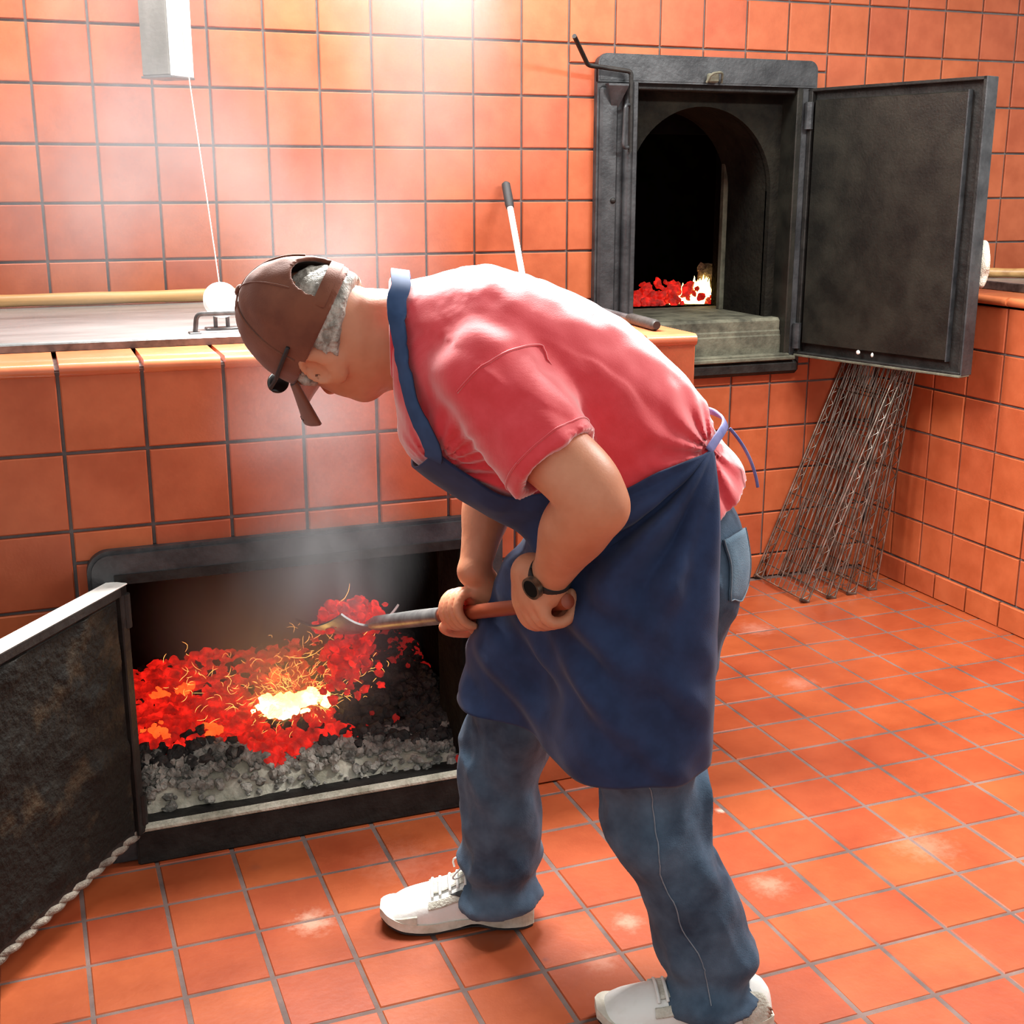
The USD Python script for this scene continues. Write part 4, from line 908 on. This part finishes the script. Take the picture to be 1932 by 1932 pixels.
# apron: bib over the belly side of the torso, skirt hanging over both thighs
rowsA = []
for stn, ph, hf, hz in ((2.70, 50, 0, 0), (3.25, 49, 0, 0), (3.85, 51, 0, 0), (4.45, 67, 0, 0), (5.15, 87, -7.62, 5.22), (5.5, 103, -7.60, 5.12), (5.7, 117, -7.58, 5.04), (5.85, 132, -7.56, 4.98)):
    row = []
    for a in np.linspace(ph, -ph, 13):
        q = on_torso(stn, a, .055)
        if hf: w_ = max(0, math.cos(math.radians(a))) ** .8; q = q * (1 - w_) + np.array([hf, LM + 1.2 * math.sin(math.radians(a)), hz]) * w_
        row.append(q)
    rowsA.append(row)
def ring(zl, zf, pts): return [np.array([f_, l_, zl + (zf - zl) * w_]) for (f_, l_), w_ in zip(pts, np.sin(np.linspace(0, math.pi, len(pts))))]
rowsA.append(ring(5.60, 4.72, [(-9.36, 11.66), (-9.15, 11.84), (-8.75, 11.90), (-8.3, 11.76), (-7.95, 11.35), (-7.72, 10.9), (-7.56, 10.45), (-7.45, 10.0), (-7.50, 9.55), (-7.8, 9.2), (-8.3, 9.08), (-8.8, 9.1), (-9.3, 9.35)]))
rowsA.append(ring(4.75, 4.25, [(-9.36, 11.68), (-9.2, 11.88), (-8.75, 11.98), (-8.3, 11.86), (-7.98, 11.4), (-7.78, 10.9), (-7.55, 10.4), (-7.33, 9.95), (-7.28, 9.5), (-7.5, 9.12), (-8.1, 8.98), (-8.7, 9.0), (-9.25, 9.25)]))
rowsA.append(ring(3.95, 3.62, [(-9.36, 11.66), (-9.22, 11.88), (-8.75, 12.0), (-8.3, 11.92), (-7.98, 11.48), (-7.80, 10.9), (-7.50, 10.4), (-7.12, 9.95), (-7.02, 9.5), (-7.25, 9.08), (-7.95, 8.93), (-8.6, 8.95), (-9.2, 9.2)]))
rowsA.append(ring(3.18, 3.08, [(-9.38, 11.62), (-9.22, 11.86), (-8.75, 12.02), (-8.3, 11.94), (-7.96, 11.5), (-7.80, 10.9), (-7.45, 10.4), (-7.02, 9.95), (-6.90, 9.5), (-7.15, 9.04), (-7.85, 8.9), (-8.5, 8.92), (-9.15, 9.18)]))
R0 = np.array(rowsA)                                         # rows x 13 x 3
NU, NV = 121, 150
def resamp(row, n):
    d = np.r_[0, np.cumsum(np.linalg.norm(np.diff(row, axis=0), axis=1))]; return CubicSpline(d / d[-1], row)(np.linspace(0, 1, n))
R1 = np.array([resamp(r, NU) for r in R0]); tv = np.r_[0, np.cumsum(np.linalg.norm(np.diff(R1, axis=0), axis=2).mean(1))]; tv /= tv[-1]
R2 = PchipInterpolator(tv, R1, axis=0)(np.linspace(0, 1, NV))                     # NV x NU x 3
vb = R2.transpose(1, 0, 2).reshape(-1, 3)
i_, j_ = np.meshgrid(np.arange(NU - 1), np.arange(NV - 1), indexing='ij'); k_ = (i_ * NV + j_).ravel()
tmpm = trimesh.Trimesh(vb, np.vstack([np.c_[k_, k_ + NV, k_ + NV + 1], np.c_[k_, k_ + NV + 1, k_ + 1]]), process=False); nr = np.array(tmpm.vertex_normals)
cen = np.array([-8.4, 10.45]); 
if ((vb[:, :2] - cen) * nr[:, :2]).sum() < 0: nr = -nr
tie = np.array([-9.38, 6.45]); dv = vb[:, [0, 2]] - tie; rr_ = np.linalg.norm(dv, axis=1); th_ = np.arctan2(dv[:, 0], -dv[:, 1])      # angle from straight down, forward positive
side = np.clip((vb[:, 1] - 10.6) / .6, 0, 1)
skirt = np.clip((vb[:, 2] * -1 + 6.3) / .6, 0, 1)
pull = np.sin(th_ * 21 + 2.2 * vnoise(vb, (1.1, 1.1, 1.1), 31)) * np.exp(-((rr_ - 1.25) / .85) ** 2) * np.exp(-((th_ - .72) / .42) ** 2)
gath = np.sin(th_ * 30) * np.exp(-(rr_ / .45) ** 2)
drape = np.sin(vb[:, 0] * 7.5 + vb[:, 2] * 1.6 + 3 * vnoise(vb, (.8, .8, .8), 33)) * np.clip((4.6 - vb[:, 2]) / 1.4, 0, 1)
slant = vnoise(np.c_[vb[:, 0] * .8 - vb[:, 2] * .8, vb[:, 1], vb[:, 0] * .8 + vb[:, 2] * .8], (4.2, 1.2, 1.0), 35)
push = side * (.115 * pull + .035 * gath) + .05 * drape * skirt + .20 * slant * skirt + .06 * vnoise(vb, (3, 3, 3), 37) * skirt
ucol = np.repeat(np.linspace(0, 1, NU), NV); push = push * np.clip(ucol / .10, .12, 1)
vb2 = vb + nr * (push + .02)[:, None]
ap = wpart(man, 'apron', sheet(vb2, NU, NV, .028), 'apron_cotton', label='navy blue cotton bib apron')
def band(path, wd, off, fn, nrm=None):
    p, g = hug(fn, smooth_path(path, 40), off); p = resamp(p, 40); p[1:-1] = (p[:-2] + p[1:-1] + p[2:]) / 3; _, g = hug(fn, p, off, 1); t = np.gradient(p, axis=0); t /= np.linalg.norm(t, axis=1, keepdims=True); s = np.cross(g, t); s /= np.linalg.norm(s, axis=1, keepdims=True)
    q = np.stack([p - s * wd / 2, p, p + s * wd / 2], 1).reshape(-1, 3); return sheet(q, 40, 3, .024, np.repeat(g, 3, 0))
stf = lambda q: smin(torso(q, .06), neck(q) - .03, .15)
for sgn in (1, -1):
    c0 = on_torso(2.74, 48 * sgn, .05)
    m_ = lambda l: LM + sgn * (l - LM)
    path = [(-6.32, m_(10.45), 7.98), (-6.33, m_(10.85), 7.85), (-6.38, m_(11.10), 7.52), (-6.47, m_(11.24), 7.18), (-6.58, m_(11.32), 6.86), (-6.70, m_(11.34), 6.58), tuple(c0 + [0, 0, -.03])]
    wpart(ap, 'neck_strap', band(path, .185, .055, stf), 'strap_blue', label='blue neck strap')
tp = [(-9.33, 11.44, 6.40), (-9.50, 11.2, 6.52), (-9.62, 10.8, 6.55), (-9.64, 10.45, 6.55), (-9.60, 10.0, 6.55), (-9.45, 9.6, 6.5)]
wpart(ap, 'waist_tie', band(tp, .085, .05, lambda q: torso(q, .02)), 'apron_tie', label='pale violet waist tie')
wpart(ap, 'tie_end', tube(smooth_path([(-9.62, 10.9, 6.5), (-9.80, 10.95, 6.25), (-9.92, 10.98, 5.9)], 12), .018, 6), 'apron_tie')

# shoes: local frame x forward, y left, z up
def shoe(o, yaw, left):
    o = np.array(o, float); fx = np.array([math.cos(yaw), math.sin(yaw), 0]); fy = np.array([-math.sin(yaw), math.cos(yaw), 0]); sg = 1 if left else -1
    X3 = lambda m: frame_xf(m, o, fx, fy, np.eye(3)[2])
    xs = np.array([0, .12, .35, .65, .95, 1.25, 1.55, 1.75, 1.86]); wl = np.array([.20, .27, .30, .285, .30, .345, .335, .25, .10]); cyy = sg * np.array([0, 0, .01, .03, .02, -.01, -.03, -.05, -.06])
    X_ = np.linspace(0, 1.86, 60); Wd = PchipInterpolator(xs, wl)(X_); Cy = PchipInterpolator(xs, cyy)(X_)
    outl = Polygon(np.vstack([np.c_[X_, Cy + Wd], np.c_[X_[::-1], (Cy - Wd)[::-1]]])).buffer(.0)
    s = thing_child = wpart(man, 'shoe', X3(up_mesh(X_, Wd, Cy)), 'shoe_leather', label='scuffed white leather training shoe')
    def slab(buf, z0, z1, arch=0.0):
        m = ext(outl.buffer(buf), z1 - z0); m = trimesh.Trimesh(*trimesh.remesh.subdivide_to_size(m.vertices, m.faces, .10), process=False); v = m.vertices; v[:, 2] += z0
        toe = np.clip((v[:, 0] - 1.30) / .55, 0, 1) ** 2 * .12; hi = v[:, 2] > (z0 + z1) / 2
        v[:, 2] += toe + hi * (np.clip((.75 - v[:, 0]) / .75, 0, 1) * .09) + ~hi * arch * np.exp(-((v[:, 0] - .72) / .17) ** 2); m.vertices = v; return X3(m)
    wpart(s, 'midsole', slab(.02, .04, .15, .05), 'shoe_sole', 40, label='dirty cream midsole'); wpart(s, 'outsole', slab(.005, .0, .045, .04), 'black_rubber', 40, label='black rubber outsole')
    base = up_mesh(X_, Wd, Cy); bv = np.array(base.vertices)[:-2].reshape(60, 29, 3); bn = np.array(base.vertex_normals)[:-2].reshape(60, 29, 3)
    if (bn[30, 14] @ [0, 0, 1]) < 0: bn = -bn
    def patch(name, xa, xb, a0, a1, off, mt, skew=0, **kw):
        q = []
        ui = np.linspace(0, 1, 14); vi = np.linspace(0, 1, 8)
        from scipy.ndimage import map_coordinates
        uu, vv = np.meshgrid(ui, vi, indexing='ij'); ci = (xa + (xb - xa) * uu + skew * (vv - .5)) / 1.86 * 59; cj = a0 + (a1 - a0) * vv
        P = np.stack([map_coordinates(bv[..., k], [ci, cj], order=1) for k in range(3)], -1).reshape(-1, 3); N_ = np.stack([map_coordinates(bn[..., k], [ci, cj], order=1) for k in range(3)], -1).reshape(-1, 3)
        N_ /= np.linalg.norm(N_, axis=1, keepdims=True); wpart(s, name, X3(sheet(P + N_ * off, 14, 8, .018, N_)), mt, **kw)
    for a0, a1, sk in ((3, 9, .18), (25, 19, .18)):
        patch('eyestay', .62, 1.28, a1, a1 + (a0 - a1) * .45, .010, 'shoe_mesh', 0, label='grey eyelet panel')
        patch('heel_panel', .02, .42, a0, a1, .010, 'shoe_mesh', sk, label='grey heel panel')
        patch('side_stripe', .66, .80, a0, a1, .014, 'black_rubber', .42, label='dark side stripe')
        patch('toe_guard', 1.42, 1.80, a0 - (1 if a0 < 14 else -1), a0 + (a1 - a0) * .35, .008, 'shoe_sole', .0, label='scuffed toe guard')
    for k in range(6):
        ci = (.70 + .105 * k) / 1.86 * 59; r = bv[int(round(ci))]; rn = bn[int(round(ci))]
        wpart(s, 'lace', X3(tube(smooth_path([r[10] + rn[10] * .02, r[13] + rn[13] * .045, r[15] + rn[15] * .045, r[18] + rn[18] * .02], 9), .020, 6)), 'shoe_leather', label='white lace')
    patch('tongue', .50, 1.22, 11, 17, .018, 'shoe_mesh')
    wpart(s, 'lace_loop', X3(tube(smooth_path([(.74, 0, .68), (.86, .12, .78), (.98, .17, .66), (.80, .02, .68), (.93, -.14, .76), (.96, -.17, .62)], 24), .013, 5)), 'shoe_leather')
    return s
def up_mesh(X_, Wd, Cy):
    top = PchipInterpolator([0, .1, .3, .55, .8, 1.1, 1.4, 1.65, 1.80, 1.86], [.42, .55, .62, .64, .60, .49, .42, .33, .22, .12])(X_); a = np.linspace(-.35, math.pi + .35, 29)
    V = []
    for x, w, c, t in zip(X_, Wd, Cy, top):
        cs, sn = np.cos(a), np.sin(a); e = 2 / 2.6
        V.append(np.c_[np.full(29, x), c + np.sign(cs) * np.abs(cs) ** e * w * (1 - .30 * np.clip(sn, 0, 1) ** 2 * np.clip((1.15 - x), 0, 1)), .15 + np.where(sn > 0, sn ** .8 if False else np.abs(sn) ** .85, sn) * np.where(sn > 0, t - .15, .1)])
    V = np.array(V); n = len(X_); V = V.reshape(-1, 3); i, j = np.meshgrid(np.arange(n - 1), np.arange(29), indexing='ij'); j2 = (j + 1) % 29
    q = np.stack([i * 29 + j, i * 29 + j2, (i + 1) * 29 + j2, (i + 1) * 29 + j], -1).reshape(-1, 4); F = [q[:, [0, 1, 2]], q[:, [0, 2, 3]]]
    c0 = len(V); V = np.vstack([V, V[:29].mean(0), V[-29:].mean(0)]); k = np.arange(29); k2 = (k + 1) % 29; F += [np.c_[np.full(29, c0), k2, k], np.c_[np.full(29, c0 + 1), (n - 1) * 29 + k, (n - 1) * 29 + k2]]
    return trimesh.Trimesh(V, np.vstack(F), process=False)
shoe((-10.16, 11.56, .01), -.02, True)
shoe((-7.78, 9.32, .01), -.03, False)

# watch on the left wrist
wd = (LW - LE) / np.linalg.norm(LW - LE); wx = np.cross(wd, [0, 1.0, 0]); wx /= np.linalg.norm(wx); wy = np.cross(wd, wx); wc = LW + wd * .0
rg = np.array([wc + .205 * (wx * math.cos(a) + wy * math.sin(a)) for a in np.linspace(0, 2 * math.pi, 33)])
bt = []
for k in range(33): 
    n_ = (rg[k] - wc) / .205; bt += [rg[k] - wd * .07, rg[k] + wd * .07]
wt = wpart(man, 'watch', sheet(np.array(bt), 33, 2, .03), 'black_rubber', label='dark wristwatch on a leather strap')
fdir = np.array([.55, .80, .15]); fdir -= wd * (fdir @ wd); fdir /= np.linalg.norm(fdir); fs_ = np.cross(wd, fdir)
cyl = trimesh.creation.cylinder(radius=.115, height=.06, sections=32)
wpart(wt, 'watch_case', frame_xf(cyl, wc + fdir * .235, fs_, wd, fdir), 'watch_metal', 30); wpart(wt, 'watch_face', frame_xf(trimesh.creation.cylinder(radius=.09, height=.064, sections=32), wc + fdir * .236, fs_, wd, fdir), 'dark_lens', 30)

# sunglasses pushed up on the cap's brim
sg_ = thing('sunglasses', 'dark sunglasses perched above the brim of the brown cap', 'sunglasses', W3(H([.7, 0, .3]))[:3])
for s in (1, -1):
    l_ = icos(3, (0, 0, 0), (.05, .15, .11)); l_.vertices += np.array([.70 + .02, s * .19, .34])
    wpart(sg_, 'lens', hmesh(l_), 'dark_lens')
    wpart(sg_, 'temple_arm', hmesh(tube([np.array([.70, s * .33, .38])] + [on_cap(s * a, .17, .02) for a in np.linspace(.75, 1.75, 10)], .022, 6)), 'black_rubber')
wpart(sg_, 'bridge', hmesh(tube(smooth_path([(.72, -.08, .36), (.75, 0, .39), (.72, .08, .36)], 8), .018, 6)), 'black_rubber')

# shovel
shv = thing('shovel', 'short steel shovel with a red-brown wooden handle, scooping glowing coals', 'shovel', W3(SG)[:3])
Lh = np.linalg.norm(SBL - SG); at = lambda d: SG + sdir * d
up = np.array([0, 0, 1.0]); sx = np.cross(sdir, up); sx /= np.linalg.norm(sx); su = np.cross(sx, sdir)
wpart(shv, 'handle', tube([at(-.36), at(-.345), at(-.28), at(.6), at(1.9), at(Lh - 3.2)], [.04, .075, .085, .082, .085, .085], 14), 'red_wood', 40, label='red-brown wooden handle')
wpart(shv, 'socket', tube([at(Lh - 3.3), at(Lh - 2.4), at(Lh - 1.0), at(Lh - .7)], [.105, .11, .10, .05], 14), 'shovel_steel', 40)
u, v = np.meshgrid(np.linspace(-1, 1, 15), np.linspace(0, 1, 15), indexing='ij')
bl = np.array([at(Lh - .85 + 1.75 * vv) + sx * uu * (.42 + .12 * min(1, vv * 3)) + su * (.22 * uu * uu * (1 - .3 * vv) + .16 * (1 - vv) ** 3 - .18 + .25 * vv * vv) for uu, vv in zip(u.ravel(), v.ravel())])
wpart(shv, 'blade', sheet(bl, 15, 15, .03), 'shovel_steel', 60, label='steel scoop blade')
rng = np.random.default_rng(8)
cp_ = np.array([at(Lh - .55 + 1.35 * rng.random()) + sx * rng.uniform(-.40, .40) + su * (.02 + .34 * rng.random() ** 1.5) for _ in range(150)])
fall = np.array([at(Lh - .2 + 1.0 * rng.random()) + sx * rng.uniform(-.35, .45) - up * (.1 + 1.0 * rng.random() ** 1.2) for _ in range(90)])
cm_ = lumps(rng, np.vstack([cp_, fall]), .04, .10); cm_.vertices = W3(cm_.vertices)
single('shovelled_coals', 'heap of red-hot coals spilling from the shovel blade', 'glowing coals', cm_, 'ember_red', False, kind='stuff')


# ---------------------------------------------------------------- smoke
puffs = [man(icos(3, c, r * 1.01)) for c, r, a in PUFFS] if False else [manifold3d.Manifold.sphere(r * 1.02, 40).translate(tuple(c)) for c, r, a in PUFFS]
sm = puffs[0]
for p in puffs[1:]: sm = sm + p
single('smoke', 'thin white smoke drifting up from the firebox past the tiled wall', 'smoke', tm(sm), 'smoke', False, kind='stuff')
